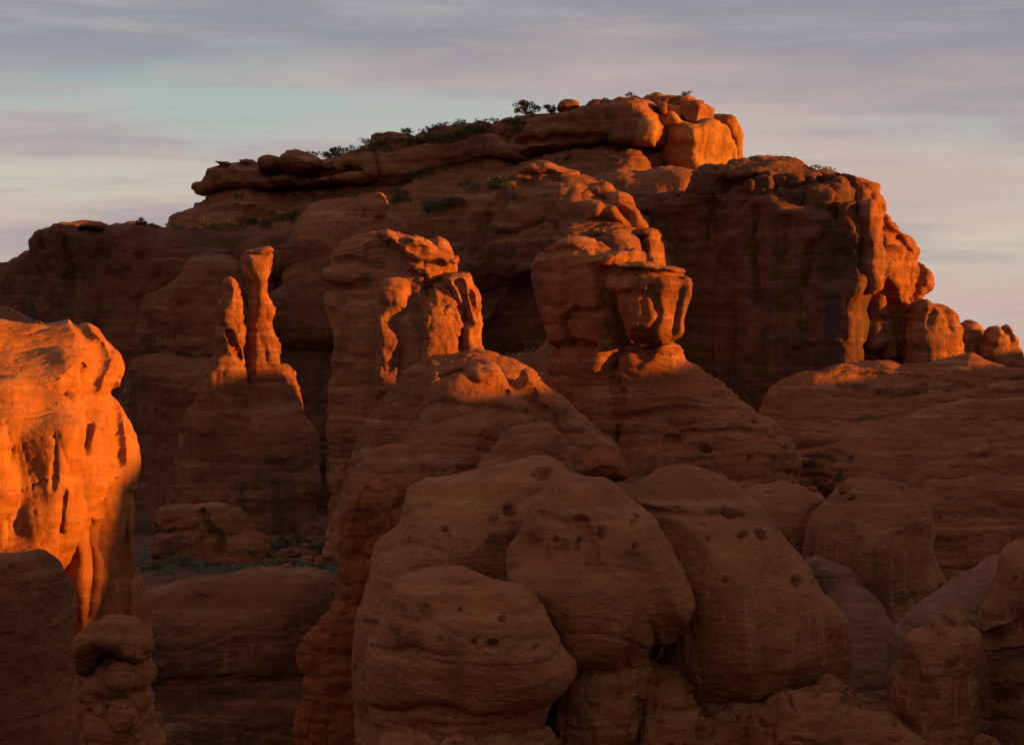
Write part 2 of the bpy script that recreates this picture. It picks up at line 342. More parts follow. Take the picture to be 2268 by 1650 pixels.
# ------------------------------------------------------------------ materials
MAT = {}
def rock_mat(name, lo, mid, hi, varnish=0.5, band=0.5, streak=0.3, bump=1.0):
    m = bpy.data.materials.new(name); m.use_nodes = True; nt = m.node_tree; nt.nodes.clear(); N = nt.nodes.new; K = nt.links.new
    out = N('ShaderNodeOutputMaterial'); b = N('ShaderNodeBsdfPrincipled'); K(b.outputs[0], out.inputs[0])
    b.inputs['Roughness'].default_value = 0.92; b.inputs['Specular IOR Level'].default_value = 0.12
    geo = N('ShaderNodeNewGeometry')
    def mapped(sx, sy, sz, off=(0, 0, 0)):
        q = N('ShaderNodeMapping'); q.inputs['Scale'].default_value = (sx, sy, sz); q.inputs['Location'].default_value = off; K(geo.outputs['Position'], q.inputs[0]); return q.outputs[0]
    def nz(vec, detail=4, rough=.55, dist=0):
        q = N('ShaderNodeTexNoise'); q.inputs['Scale'].default_value = 1; q.inputs['Detail'].default_value = detail; q.inputs['Roughness'].default_value = rough; q.inputs['Distortion'].default_value = dist
        K(vec, q.inputs[0]); return q.outputs[0]
    def rng(v, a, c, x=0, y=1):
        q = N('ShaderNodeMapRange'); q.interpolation_type = 'SMOOTHSTEP'
        for i, t in ((1, a), (2, c), (3, x), (4, y)): q.inputs[i].default_value = t
        K(v, q.inputs[0]); return q.outputs[0]
    def math_(op, a, c):
        q = N('ShaderNodeMath'); q.operation = op
        for i, t in ((0, a), (1, c)):
            if isinstance(t, (int, float)): q.inputs[i].default_value = t
            else: K(t, q.inputs[i])
        return q.outputs[0]
    def mix(f, a, c, k=1, mode='MIX'):
        q = N('ShaderNodeMix'); q.data_type = 'RGBA'; q.blend_type = mode
        K(math_('MULTIPLY', f, k) if k != 1 else f, q.inputs[0])
        for s, i in ((a, 6), (c, 7)):
            if isinstance(s, tuple): q.inputs[i].default_value = (*s, 1)
            else: K(s, q.inputs[i])
        return q.outputs[2]
    big = nz(mapped(.06, .06, .09), 3, .6)
    c = mix(rng(big, .35, .68), mid, lo)
    bedv = mapped(.045, .045, 1.0, (3, 1, 2)); bed = nz(bedv, 4, .62, .5)
    c = mix(rng(bed, .48, .68), c, hi, band)
    c = mix(rng(nz(mapped(.05, .05, 2.3, (8, 1, 2)), 3, .6), .52, .70), c, lo, band*.7)
    med = nz(mapped(.5, .5, .7), 4, .65); c = mix(rng(med, .42, .68), c, lo, .55)
    c = mix(rng(nz(mapped(.28, .28, .4, (4, 9, 2)), 3, .7), .5, .7), c, hi, .30)
    # dark mineral curtains that run down steep faces, and pale wash lines
    sep = N('ShaderNodeSeparateXYZ'); K(geo.outputs['Normal'], sep.inputs[0]); st = rng(math_('ABSOLUTE', sep.outputs[2], 0), .15, .6, 1, 0)
    cur = nz(mapped(.55, .55, .035), 3, .6, .0); area = rng(nz(mapped(.06, .06, .05, (20, 3, 7)), 1, .5), .44, .56)
    vf = math_('MULTIPLY', math_('MULTIPLY', rng(cur, .42, .66), area), st)
    c = mix(vf, c, (.055, .036, .032), varnish)
    wash = nz(mapped(1.5, 1.5, .09, (2, 2, 2)), 2, .6); c = mix(math_('MULTIPLY', rng(wash, .56, .70), st), c, hi, streak)
    grain = nz(mapped(7, 7, 9), 1, .7); c = mix(rng(grain, .3, .75), c, lo, .22)
    spots = nz(mapped(1.6, 1.6, 1.9, (1, 7, 3)), 3, .6); c = mix(rng(spots, .64, .74), c, (.07, .035, .022), .5)
    K(c, b.inputs['Base Color'])
    # relief: fine bedding, weathered grain, small hollows
    h1 = nz(mapped(.22, .22, 2.6), 5, .72); h2 = nz(mapped(2.2, 2.2, 2.8), 5, .68); h3 = nz(mapped(9, 9, 9), 1, .6)
    hh = math_('ADD', math_('MULTIPLY', h1, .22), math_('ADD', math_('MULTIPLY', h2, .5), math_('MULTIPLY', h3, .05)))
    bp = N('ShaderNodeBump'); bp.inputs['Strength'].default_value = .85*bump; bp.inputs['Distance'].default_value = .8; K(hh, bp.inputs['Height']); K(bp.outputs[0], b.inputs['Normal'])
    MAT[name] = m; return m
rock_mat('rock', (0.194, 0.053, 0.018), (0.321, 0.101, 0.037), (0.459, 0.191, 0.097), .6, .7, .35)
rock_mat('rock_far', (0.189, 0.057, 0.024), (0.306, 0.103, 0.042), (0.428, 0.182, 0.097), .6, .75, .25)
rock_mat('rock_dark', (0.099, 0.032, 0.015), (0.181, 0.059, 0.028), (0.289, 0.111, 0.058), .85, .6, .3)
rock_mat('rock_red', (0.204, 0.043, 0.012), (0.316, 0.080, 0.025), (0.357, 0.109, 0.039), .2, .25, .3)
rock_mat('rock_pale', (0.189, 0.069, 0.037), (0.270, 0.109, 0.063), (0.347, 0.160, 0.099), .15, .6, .1, .9)
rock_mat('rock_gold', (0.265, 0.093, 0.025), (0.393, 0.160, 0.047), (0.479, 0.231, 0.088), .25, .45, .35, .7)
rock_mat('rock_wall', (0.219, 0.062, 0.018), (0.342, 0.114, 0.035), (0.439, 0.182, 0.076), .35, .4, .55, .5)
rock_mat('rock_dome', (0.245, 0.076, 0.027), (0.408, 0.139, 0.052), (0.510, 0.214, 0.097), .5, .55, .6, 1.2)
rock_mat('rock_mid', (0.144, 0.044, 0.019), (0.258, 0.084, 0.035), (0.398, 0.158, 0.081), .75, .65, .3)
def plain(name, a, b_, scale, rough=.9, bump=.3):
    m = bpy.data.materials.new(name); m.use_nodes = True; nt = m.node_tree; N = nt.nodes.new; K = nt.links.new
    b = nt.nodes['Principled BSDF']; b.inputs['Roughness'].default_value = rough; b.inputs['Specular IOR Level'].default_value = .15
    g = N('ShaderNodeNewGeometry'); n = N('ShaderNodeTexNoise'); n.inputs['Scale'].default_value = scale; n.inputs['Detail'].default_value = 6; K(g.outputs['Position'], n.inputs[0])
    x = N('ShaderNodeMix'); x.data_type = 'RGBA'; x.inputs[6].default_value = (*a, 1); x.inputs[7].default_value = (*b_, 1); K(n.outputs[0], x.inputs[0]); K(x.outputs[2], b.inputs['Base Color'])
    bp = N('ShaderNodeBump'); bp.inputs['Strength'].default_value = bump; bp.inputs['Distance'].default_value = .2; K(n.outputs[0], bp.inputs['Height']); K(bp.outputs[0], b.inputs['Normal'])
    MAT[name] = m
rock_mat('soil', (.105, .038, .020), (.190, .072, .036), (.250, .110, .062), 0, .1, 0, 1.3)
plain('bark', (.10, .075, .055), (.19, .14, .10), 3)
plain('juniper', (.032, .038, .014), (.080, .085, .032), .7)
plain('sage', (.095, .100, .062), (.185, .175, .120), .8)
plain('scrub', (.042, .044, .020), (.100, .092, .046), .8)
plain('yellow_scrub', (.14, .13, .05), (.22, .17, .07), .8)
# ------------------------------------------------------------------ ground: one sheet from under the camera to the horizon
CREST_Y = [-400, -30, 40, 57, 61, 66.8, 69.3, 86, 120, 160, 172, 186, 196, 201, 216, 230, 240, 251, 258, 276, 302, 320, 345, 420, 600, 900]
CREST_Z = [10, 14, 16, 15, 8, 7.5, 15, 19, 20, 18, 16.2, 16.2, 18, 18.6, 16, 18, 21.6, 20.5, 13, 12, 13.5, 12, 12, 8, -5, -20]  # unseen ridge right of view; crest heights shaped for where its shade falls
CREST_X = 165.0
def ground_z(X, Y):
    z = np.interp(Y, [-3000, -60, 40, 120, 177, 189, 206, 232, 285, 330, 380, 450, 700, 30000], [-24, -28, -36, -38, -38, -16.3, -16.9, -18.4, -20.4, -20, -17, -17, -20, -20])
    z = z+np.exp(-((X/11)**2+((Y+5)/11)**2))*36.0                                     # the knoll the photograph is taken from
    z = z-13*np.clip((X-14)/16, 0, 1)*np.clip((Y-120)/60, 0, 1)*np.clip((330-Y)/40, 0, 1)*np.clip((120-X)/30, 0, 1)   # gully on the right
    cz = np.interp(Y, CREST_Y, CREST_Z); prof = np.interp(np.abs(X-CREST_X), [0, 5, 30, 55], [1, .93, .2, 0]); prof = prof*prof*(3-2*prof)
    z = z*(1-prof)+cz*prof  # raises the added out-of-view ridge that shades the rocks
    return z
def build_ground():
    def axis(lo, hi, st, far): 
        core = np.arange(lo, hi+.1, st); e = [hi*1.0]; s = st
        a = []; x = hi
        while x < far: s *= 1.25; x += s; a.append(x)
        b = []; x = lo; s = st
        while x > -far: s *= 1.25; x -= s; b.append(x)
        return np.array(b[::-1]+list(core)+a)
    xs = axis(-110, 215, 2.0, 12000); ys = axis(-60, 440, 1.6, 12000)
    X, Y = np.meshgrid(xs, ys, indexing='ij'); x, y = X.ravel(), Y.ravel(); z = ground_z(x, y)
    p = np.stack([x, y, z*0], 1); near = np.exp(-(np.hypot(x, y-200)/500)**2)
    r = np.hypot(x, y); keep = np.clip((r-8)/20, 0, 1)
    z = z+keep*(1.0*fbm(p/30, 3)+.5*near*fbm(p/6, 3)+3*(1-near)*fbm(p/400, 3))
    V = np.stack([x, y, z], 1); n, m = len(xs), len(ys); i = (np.arange(n-1)[:, None]*m+np.arange(m-1)[None]).ravel()
    Q = np.stack([i, i+m, i+m+1, i+1], 1)
    o = link('ground', mesh_from('ground', V, Q, MAT['soil'])); o['kind'] = 'structure'; return o
build_ground()
# ================================================================== the far butte
A0 = L(4, '50,900 62,862 100,850 115,800 170,740 215,700 250,665 262,620 300,530 330,505 510,500 640,480 870,470 1030,425 1150,385 1250,350 1430,352 1500,318 1570,295 1750,290 1870,262 1950,245 2060,228 2240,228 2400,215 2600,175 2700,180 2800,300 2850,460 2850,1000 50,1000', 404, -20, 7, 4, flare=.42, p=2.2, cuts=((4, '240,690 330,682 480,655 600,655 800,646 1000,632 1200,620 1290,600', .8, 2.2), (5, '400,672 560,635 700,606 900,573 1100,561 1250,585 1450,575', .8, 2.0), (4, '1240,470 1250,590', .6, 1.2), (4, '100,770 300,750 560,800', .8, .8), (4, '760,720 1000,690 1300,660 1500,620', .8, .9)))
A4 = L(5, '325,605 345,520 400,440 520,350 680,290 850,260 1000,222 1200,190 1400,195 1440,260 1500,330 1530,430 1500,545 1400,562 1250,572 1100,548 900,560 700,592 560,622 420,655', 388, -22, 8, 1.8, p=3, on=([A0], 2.2), cuts=((5, '420,560 700,520 1100,500', .5, .4),))
A5 = L(5, '1480,400 1540,370 1620,335 1750,355 1822,395 1852,480 1892,600 1912,700 1850,760 1790,800 1600,800 1500,700', 388, 32, 7, 1.6, p=3)
rock('mesa', 'long sloping butte with stacked ledges and a sunlit cliff at its right end', 'butte', [
 ('slope', [A0, L(4, '85,890 120,800 200,765 330,765 460,775 560,830 600,880 620,1000 80,1000', 384, -24, 9, 7, on=([A0], 3)),
            L(4, '235,760 300,660 420,640 560,640 680,690 720,780 600,830 300,830', 384, -24, 8, 6, on=([A0], 2))], dict(low=1.4, strata=2.2, k=1.5, crag=1.3)),
 ('ledge', [L(4, '228,632 250,600 285,560 300,498 400,482 510,486 565,550 590,600 585,632 480,642 380,642 330,668 250,682', 392, -24, 8, 1.0, p=3.5, on=([A0], 3.6), cuts=((4, '300,520 420,512 520,520', .5, .5),)),
            L(4, '470,630 480,575 520,555 560,570 590,605 575,636', 383, -20, 3, 2, on=([A0], 4.4))], dict(strata=1.8, k=.5)),
 ('ledge', [L(4, '578,570 620,500 720,468 880,486 1000,486 1150,460 1226,468 1256,575 1200,608 1000,618 800,634 660,640 605,620', 391, -20, 9, 1.0, p=3.5, on=([A0], 3.2), cuts=((4, '640,560 900,575 1200,545', .45, .6), (4, '1000,480 1010,600', .3, .4)))], dict(strata=2.0)),
 ('ledge', [L(4, '1228,470 1400,430 1600,400 1800,350 1920,345 2010,390 2075,485 1900,496 1700,516 1560,566 1460,594 1270,586', 389, -20, 8, 1.4, p=3, on=([A0], 1.6))], dict(strata=2.6)),
 ('summit_ledge', [L(4, '1165,390 1200,340 1280,326 1360,326 1410,350 1412,430 1200,440', 392, -20, 5, 1.0, p=3.5, on=([A0], 2.5))], dict(strata=2, crag=1.3)),
 ('summit_ledge', [L(4, '1415,355 1500,300 1570,279 1750,272 1845,290 1835,355 1500,396', 391, -20, 5, 1.0, p=3.5, on=([A0], 2.5))], dict(strata=2, crag=1.3)),
 ('summit_ledge', [L(4, '605,490 650,425 690,410 740,416 800,450 845,478 840,512 620,512', 393, -20, 5, 2.5, on=([A0], 1.5))], dict(strata=2, crag=1.3)),
 ('summit_ledge', [L(4, '1820,330 1870,255 1950,237 2060,222 2180,222 2200,330 2000,400', 395, -20, 6, 2.5, on=([A0], .8))], dict(strata=2, crag=1.3)),
 ('main_block', [A4], dict(strata=1.5)),
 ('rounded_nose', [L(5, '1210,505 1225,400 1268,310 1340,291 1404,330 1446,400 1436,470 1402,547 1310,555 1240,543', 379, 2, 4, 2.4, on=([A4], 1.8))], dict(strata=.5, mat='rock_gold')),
 ('cliff', [A5, L(5, '1400,300 1430,252 1500,275 1562,400 1604,520 1632,620 1600,700 1500,700 1460,560 1480,470', 385, 26, 4, 2, on=([A4, A5], 1.6)),
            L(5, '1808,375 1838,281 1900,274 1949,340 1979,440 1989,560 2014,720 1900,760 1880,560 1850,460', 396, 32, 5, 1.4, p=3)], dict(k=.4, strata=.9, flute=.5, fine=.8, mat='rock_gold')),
 ('cap_ledge', [L(5, '850,270 960,195 1100,183 1250,156 1370,140 1480,144 1600,144 1680,173 1760,201 1830,218 1820,300 1790,380 1640,380 1500,380 1430,300 1200,300', 394, -10, 8, 1.2, p=3.5, sm=1)], dict(strata=2.8, lump=.7)),
 ('cap_block', [L(5, '1610,240 1650,212 1730,205 1830,216 1822,300 1796,380 1700,370 1635,310', 386, -24, 3.6, .6, p=4, sm=1)], dict(strata=.8)),
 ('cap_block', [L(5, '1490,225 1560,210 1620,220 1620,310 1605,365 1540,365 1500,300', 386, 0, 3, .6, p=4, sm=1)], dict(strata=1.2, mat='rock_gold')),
 ('cap_block', [L(5, '1410,220 1450,193 1494,203 1505,270 1490,320 1430,300', 383, 5, 2.4, .6, p=4, sm=1)], dict(strata=.8)),
 ('talus', [L(5, '350,660 700,605 1250,570 1480,600 1640,690 1800,735 1950,720 2150,740 2300,800 2350,1300 350,1300', 386, -18, 8, 4, 22),
            L(5, '850,820 1100,722 1400,728 1650,718 1780,752 1836,830 1840,1300 850,1300', 372, -18, 8, 5)], dict(strata=1.8, low=1.3, k=2)),
], mat='rock_far')
rock('boulder', 'dark undercut boulder perched on the butte rim beside the big juniper', 'boulder', [('boulder', [L(5, '606,240 640,185 690,162 760,166 803,205 792,250 740,275 690,310 640,275', 388, 0, 3, 2.4)])], mat='rock_far', group='boulders on the butte rim')
rock('boulder', 'small upright rock stub on the butte rim right of the perched boulder', 'boulder', [('boulder', [L(5, '795,275 808,205 825,195 842,215 852,275', 386, 0, 1.1, .9)])], mat='rock_far', group='boulders on the butte rim')
rock('boulder', 'flat dark boulder on the butte rim left of the big juniper', 'boulder', [('boulder', [L(5, '140,365 150,340 175,320 262,313 268,360', 391, 0, 2.6, 1.3)])], mat='rock_far', group='boulders on the butte rim')
rock('boulder', 'broken slab lying on the butte rim above the long block', 'boulder', [('boulder', [L(5, '955,225 985,205 1060,200 1112,235 1108,265 970,262', 386, -24, 2, 1)])], mat='rock_far', group='boulders on the butte rim')
rock('boulder', 'knobbly block on the stepped left shoulder of the butte rim', 'boulder', [('boulder', [L(4, '506,470 512,455 560,446 610,458 618,515 508,515', 398, -24, 3, 1.6)])], mat='rock_far', group='boulders on the butte rim')
# ================================================================== far left ridge
H0 = L(1, '-500,445 0,428 110,428 200,378 300,328 340,240 420,205 690,212 740,225 800,195 900,190 960,205 1080,203 1180,216 1290,265 1420,330 1500,1900 -500,1900', 360, -22, 6, 4, flare=.25, p=2.2, cuts=((1, '715,215 735,330 760,600', .9, 1.2), (1, '945,205 1000,300 1040,400', .7, .8)))
rock('rock_ridge', 'dark broad ridge with blocky castle-like top under the sky', 'rock ridge', [
 ('ridge_body', [H0, L(1, '298,345 303,295 323,240 348,208 410,197 440,171 507,161 517,192 600,200 692,207 724,245 740,420 790,800 330,800 400,560 320,430', 352, -24, 7, 1.8, on=([H0], 2.2), cuts=((1, '520,205 580,420 600,640', .6, .8), (1, '400,215 410,330', .4, .5))),
                L(1, '722,260 740,205 800,184 880,182 950,200 1012,260 1042,335 1000,560 760,560 735,400', 348, -24, 7, 4, on=([H0], 2)),
                L(1, '1010,440 1030,350 1120,300 1230,300 1330,380 1400,600 1000,700', 348, -24, 7, 5, on=([H0], 1.5))], dict(k=1.0, strata=1.4, flute=.4, low=1.3)),
 ('cap_slab', [L(1, '506,202 518,178 570,162 640,162 688,185 692,216 600,219 518,216', 353, -10, 4, 1.3)]),
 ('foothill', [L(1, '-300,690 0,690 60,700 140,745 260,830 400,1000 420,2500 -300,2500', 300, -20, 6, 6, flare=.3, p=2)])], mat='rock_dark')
# ================================================================== shelves and domes behind the spires
S0 = L(0, '425,535 560,516 680,508 760,500 930,515 1010,540 1060,1320 260,1320 300,600 430,560', 354, -22, 6, 4, flare=.2)
rock('rock_shelf', 'layered shelf of smooth dark sandstone below the butte', 'rock shelf', [
 ('shelf_body', [S0], dict(strata=2.0, low=1.3)),
 ('slab', [L(0, '600,580 640,536 700,528 770,529 790,545 760,600 700,612 610,625', 334, -20, 6, 2.5, on=([S0], 3)),
           L(0, '605,660 660,612 720,575 785,550 800,650 790,760 600,760', 330, -22, 6, 4, on=([S0], 4.5)),
           L(0, '596,655 605,646 640,645 657,655 654,680 640,740 596,740', 325, -20, 4, 1.5, on=([S0], 5.5))], dict(strata=1.7, k=.8)),
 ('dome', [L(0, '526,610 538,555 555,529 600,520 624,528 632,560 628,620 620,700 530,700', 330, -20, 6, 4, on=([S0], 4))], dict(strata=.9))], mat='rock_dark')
DM = L(0, '650,560 672,480 690,458 725,441 770,434 800,430 850,434 868,470 905,500 945,535 950,640 650,640', 347, -24, 4, 5, flare=.35, p=2, cuts=((0, '850,440 858,500', .5, .6), (0, '790,440 800,470', .4, .3)))
rock('rock_dome', 'rounded dome with one small sunlit patch, below the butte ledges', 'rock dome', [
 ('dome', [DM, L(0, '785,472 798,448 830,438 852,450 858,480 835,496 800,492', 337, 0, 3, 2, on=([DM], 1.2))], dict(strata=1.6, k=.5))], mat='rock_far')
# ================================================================== right-hand fin in deep shade with sunlit end
CW = L(3, '-180,400 100,370 300,335 330,240 420,200 560,170 700,163 820,180 900,213 1040,233 1130,268 1222,303 1258,340 1240,500 1215,1290 1100,1700 -180,1700', 341, -25, 12, 4, cuts=((3, '310,250 300,380', .8, .9), (3, '480,480 470,700', 1, .6), (3, '540,350 800,330 1120,320', .6, .9)))
CE = L(3, '1060,250 1130,266 1222,303 1260,340 1274,400 1297,440 1304,490 1354,560 1444,608 1479,680 1486,740 1544,790 1576,860 1560,920 1524,985 1492,1080 1484,1200 1505,1300 1520,1500 1180,1500 1160,1000 1150,600 1100,400', 332.5, 30, 4.5, 3,
              cuts=((3, '1300,440 1255,500 1245,600', .5, .8), (3, '1250,590 1330,620 1350,700', .5, .8), (3, '1450,760 1455,860 1430,960', .5, .9), (3, '1450,960 1520,985', .4, .5)))
rock('rock_fin', 'huge dark fin at right with overhanging sunlit edge and end columns', 'rock fin', [
 ('fin_wall', [CW], dict(strata=1.4, low=1.6, joint=.8, crag=1.4)),
 ('buttress', [L(3, '470,520 530,420 640,385 720,388 820,425 960,448 1060,468 1085,512 1105,428 1208,412 1198,500 1224,600 1216,700 1244,850 1247,950 1226,1000 1234,1100 1216,1245 1240,1700 520,1700 480,900', 326, -30, 3.4, 1.6,
                 cuts=((3, '1085,500 1050,600 960,690 930,900', .6, .6), (3, '1130,700 1160,760 1120,850', 2.0, .8), (3, '860,1272 1050,1245 1220,1238', .3, .25), (3, '640,480 620,700 650,1000', .9, .7), (3, '820,520 800,760', .7, .6)))], dict(strata=.5, flute=.4, low=1.2)),
 ('fin_end', [CE,
              L(3, '1240,720 1340,688 1412,703 1458,760 1455,860 1435,950 1445,1030 1484,1120 1505,1200 1490,1330 1370,1330 1350,1200 1350,1080 1290,920 1250,850', 323, 34, 3.6, 1.4, p=3, on=([CE], 2.2)),
              L(3, '1150,425 1150,500 1160,600 1165,700 1180,850 1190,960 1268,905 1304,860 1310,820 1284,720 1254,640 1249,530 1287,460 1262,422', 322.5, 36, 3.0, .8, p=3),
              L(3, '1240,600 1290,588 1327,620 1347,690 1300,702 1262,690', 324, 24, 3, 1.6, on=([CE], 1.2))], dict(k=.4, flute=.8, crag=1.6, joint=.4, mat='rock')),
 ('foot_block', [L(3, '1235,1050 1270,908 1300,928 1330,1010 1318,1090 1335,1172 1310,1260 1225,1260 1222,1160', 325, 28, 2.2, 1.2, cuts=((3, '1225,1090 1260,1075 1320,1095', .25, .7),)),
                 L(3, '1310,1120 1335,1060 1355,1120 1366,1200 1385,1320 1320,1320 1315,1220', 327, 28, 1.8, 1)], dict(k=.3, crag=1.3, mat='rock')),
] + [('rim_block', [L(3, '%d,%d %d,%d %d,%d %d,%d' % (a-2, yb+22, a+4, yt, b-3, yt-4, b+3, yb+22), 318, -24, 2.4, .5, p=4, sm=1, on=([CW], 1.2))], dict(low=.3, crag=.5)) for a, b, yt, yb in
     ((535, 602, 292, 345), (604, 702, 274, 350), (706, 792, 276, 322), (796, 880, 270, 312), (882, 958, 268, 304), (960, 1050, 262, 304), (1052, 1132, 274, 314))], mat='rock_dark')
rock('rock_pinnacle', 'broad sunlit stump with crinkled face at the foot of the dark fin', 'rock pinnacle', [('pinnacle', [L(3, '1475,1420 1482,1100 1500,1012 1545,990 1640,1008 1690,1020 1742,1080 1768,1150 1785,1270 1800,1420', 325, 20, 3.6, 3, cuts=((3, '1560,1060 1530,1130', .4, .4), (3, '1650,1030 1660,1150', .5, .4)))], dict(lump=.5))], group='sunlit stumps at the end of the dark fin')
rock('rock_pinnacle', 'small rounded sunlit stump between two taller stumps on the skyline', 'rock pinnacle', [('pinnacle', [L(3, '1762,1420 1768,1120 1820,1108 1880,1138 1917,1200 1925,1420', 331, 20, 2.6, 2.2)])], group='sunlit stumps at the end of the dark fin')
rock('rock_pinnacle', 'notched two-horned sunlit stump standing last on the right skyline', 'rock pinnacle', [('pinnacle', [L(3, '1935,1420 1922,1185 1945,1138 1980,1122 2008,1150 2050,1126 2082,1170 2112,1250 2148,1350 2165,1420', 327, 18, 2.6, 1.8, cuts=((3, '2008,1140 2040,1220', .4, .5),))], dict(strata=1.3))], group='sunlit stumps at the end of the dark fin')
rock('rock_slope', 'wide shaded bedrock slope with wavy ledges below the dark fin', 'rock slope', [
 ('slope', [L(0, '1690,830 1780,800 1850,784 1960,782 2030,790 2080,786 2150,778 2200,800 2240,815 2300,812 2600,840 2600,1400 2250,1330 2080,1230 1990,1160 1850,1080 1720,1040 1680,950', 288, -6, 12, 6, 42,
     cuts=((0, '1850,880 2000,900 2268,880', .5, .35), (0, '1900,960 2100,935 2268,950', .5, .4), (0, '1990,1040 2100,1050 2268,1030', .5, .4), (0, '2030,1110 2150,1120 2268,1100', .5, .35))),
            L(0, '1880,1010 1980,930 2080,900 2400,890 2500,1300 2100,1300 1900,1200', 280, -5, 6, 4, 40),
            L(0, '1960,1180 2060,1060 2160,1040 2400,1050 2500,1500 1960,1500', 262, -5, 8, 5, 20)], dict(strata=2.2, low=1.3, k=5))], mat='rock')
# ================================================================== ridge in front of the butte, lit humps
B0 = L(0, '880,560 930,470 1000,430 1060,405 1100,392 1150,372 1200,362 1245,374 1290,388 1340,404 1362,430 1397,438 1410,462 1427,485 1445,515 1470,530 1474,580 1480,700 1500,1000 900,1000', 336, -23, 5, 4.5, flare=.38, p=2.2,
     cuts=((0, '1132,430 1128,480 1108,560', .8, 1.8), (0, '1100,400 1180,410 1260,400', .5, .5), (0, '1000,450 1100,470 1150,440', .6, .7), (0, '1150,530 1250,505', .6, .7), (0, '1090,700 1150,650 1220,690', 3, 2.5)))
rock('rock_fin', 'humped middle fin with two glowing orange humps near its nose', 'rock fin', [
 ('fin_body', [B0, L(5, '620,1330 700,1200 800,1160 960,1148 1150,1163 1264,1218 1320,1290 1320,1420 600,1420', 318, -16, 5, 2.5, on=([B0], 1.6)),
               L(5, '-120,1060 0,960 100,918 195,912 248,980 218,1200 195,1500 -150,1500', 322, -23, 5, 3, on=([B0], 1.6)),
               L(0, '1050,880 1055,720 1090,640 1150,605 1215,610 1255,680 1265,880', 322, -20, 6, 4, on=([B0], 2.5), neg=True)], dict(strata=2.1, low=1.5, k=.8, crag=1.3)),
 ('crest', [L(0, '1150,382 1200,360 1245,371 1288,385 1264,402 1200,396', 328, 0, 4, 2.5, on=([B0], 1.2)), L(0, '1300,424 1340,402 1360,428 1348,444 1318,444', 322, 4, 3, 2, on=([B0], 1.2)), L(0, '1342,450 1362,430 1397,433 1406,458 1384,474 1350,468', 322, 4, 3, 2, on=([B0], 1.2))], dict(strata=1.3, mat='rock')),
 ('hump', [L(5, '775,1170 830,1050 880,983 960,981 1008,1050 1008,1125 960,1165 860,1176', 316, 6, 4.2, 3, on=([B0], 2.2)),
           L(5, '950,1050 1040,1016 1102,1070 1146,1140 1140,1186 1050,1186 995,1135', 315, 12, 3.2, 2.2, on=([B0], 2.0)),
           L(5, '1025,1010 1120,983 1214,1006 1288,1100 1335,1180 1352,1250 1150,1250 1125,1100', 321, 12, 4, 2.5, on=([B0], 1.4))], dict(k=.6, strata=1.0, crag=1.2, mat='rock')),
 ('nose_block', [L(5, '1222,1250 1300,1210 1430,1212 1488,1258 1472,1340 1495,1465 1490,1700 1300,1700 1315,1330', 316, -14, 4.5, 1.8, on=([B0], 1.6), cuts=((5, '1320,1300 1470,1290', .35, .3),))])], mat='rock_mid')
# ================================================================== slender spire group
G0 = L(0, '395,1040 412,930 435,875 468,835 500,810 545,788 577,800 627,826 660,890 690,935 697,960 697,1030 692,1100 700,1320 390,1320', 290, -14, 2.4, 6, flare=.36, p=2.0, cuts=((1, '1220,1270 1400,1240 1600,1250', .4, .5), (1, '1200,1480 1500,1460', .4, .5), (1, '1330,1120 1280,1350 1250,1700', .7, .6), (1, '1500,1060 1480,1300 1430,1500', .6, .5)))
rock('rock_spire', 'slender glowing spire with balanced cap, on a broad shaded skirt', 'rock spire', [
 ('spire', [L(1, '1530,1150 1542,900 1545,780 1556,650 1570,560 1550,480 1540,400 1552,350 1600,345 1640,350 1714,350 1724,400 1718,470 1708,540 1702,610 1722,700 1738,820 1758,950 1778,1050 1790,1300 1540,1300', 290, 16, 3.0, 1.6, p=2.6, cuts=((1, '1555,470 1700,455', .25, .2),))], dict(strata=.6, low=.6, flute=.4, mat='rock')),
 ('caprock', [L(1, '1538,356 1555,335 1600,330 1640,309 1705,320 1718,345 1706,362 1600,366', 290, 14, 2.3, .8)], dict(strata=.5, low=.3, mat='rock')),
 ('side_spire', [L(1, '1230,1500 1290,1150 1340,930 1355,800 1385,640 1420,560 1460,531 1504,560 1534,620 1539,720 1560,830 1550,920 1570,1080 1580,1500', 286.5, 12, 2.6, 2.0, cuts=((1, '1425,850 1470,930 1500,990', .4, .9),))], dict(strata=.6, low=.6, flute=.3, mat='rock')),
 ('skirt', [G0, L(1, '1400,1800 1460,1560 1500,1480 1560,1390 1640,1341 1727,1366 1787,1420 1905,1500 1975,1610 1985,1760 1960,2300 1400,2300', 277, -6, 6, 6, on=([G0], 2.5), p=2.0),
            L(1, '1160,1700 1190,1400 1260,1280 1400,1290 1480,1420 1460,1700 1440,2300 1150,2300', 280, -18, 5, 4, on=([G0], 1.2), p=2.0),
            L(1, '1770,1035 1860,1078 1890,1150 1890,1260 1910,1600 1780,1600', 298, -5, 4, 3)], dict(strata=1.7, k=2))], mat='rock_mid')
rock('rock_dome', 'shaded layered dome with a low cap, left behind the glowing spire', 'rock dome', [
 ('dome', [L(1, '985,700 1030,560 1080,515 1160,488 1220,440 1310,373 1400,366 1490,400 1545,455 1580,700 1600,1040 930,1040 940,880 980,740', 349, -26, 9, 6)], dict(strata=1.7)),
 ('lower_tier', [L(1, '800,1400 850,1290 880,1180 930,1020 1290,1008 1420,1020 1600,1100 1600,1900 1600,2250 780,2250 790,1700', 342, -24, 9, 5)], dict(strata=1.7))], mat='rock_mid')
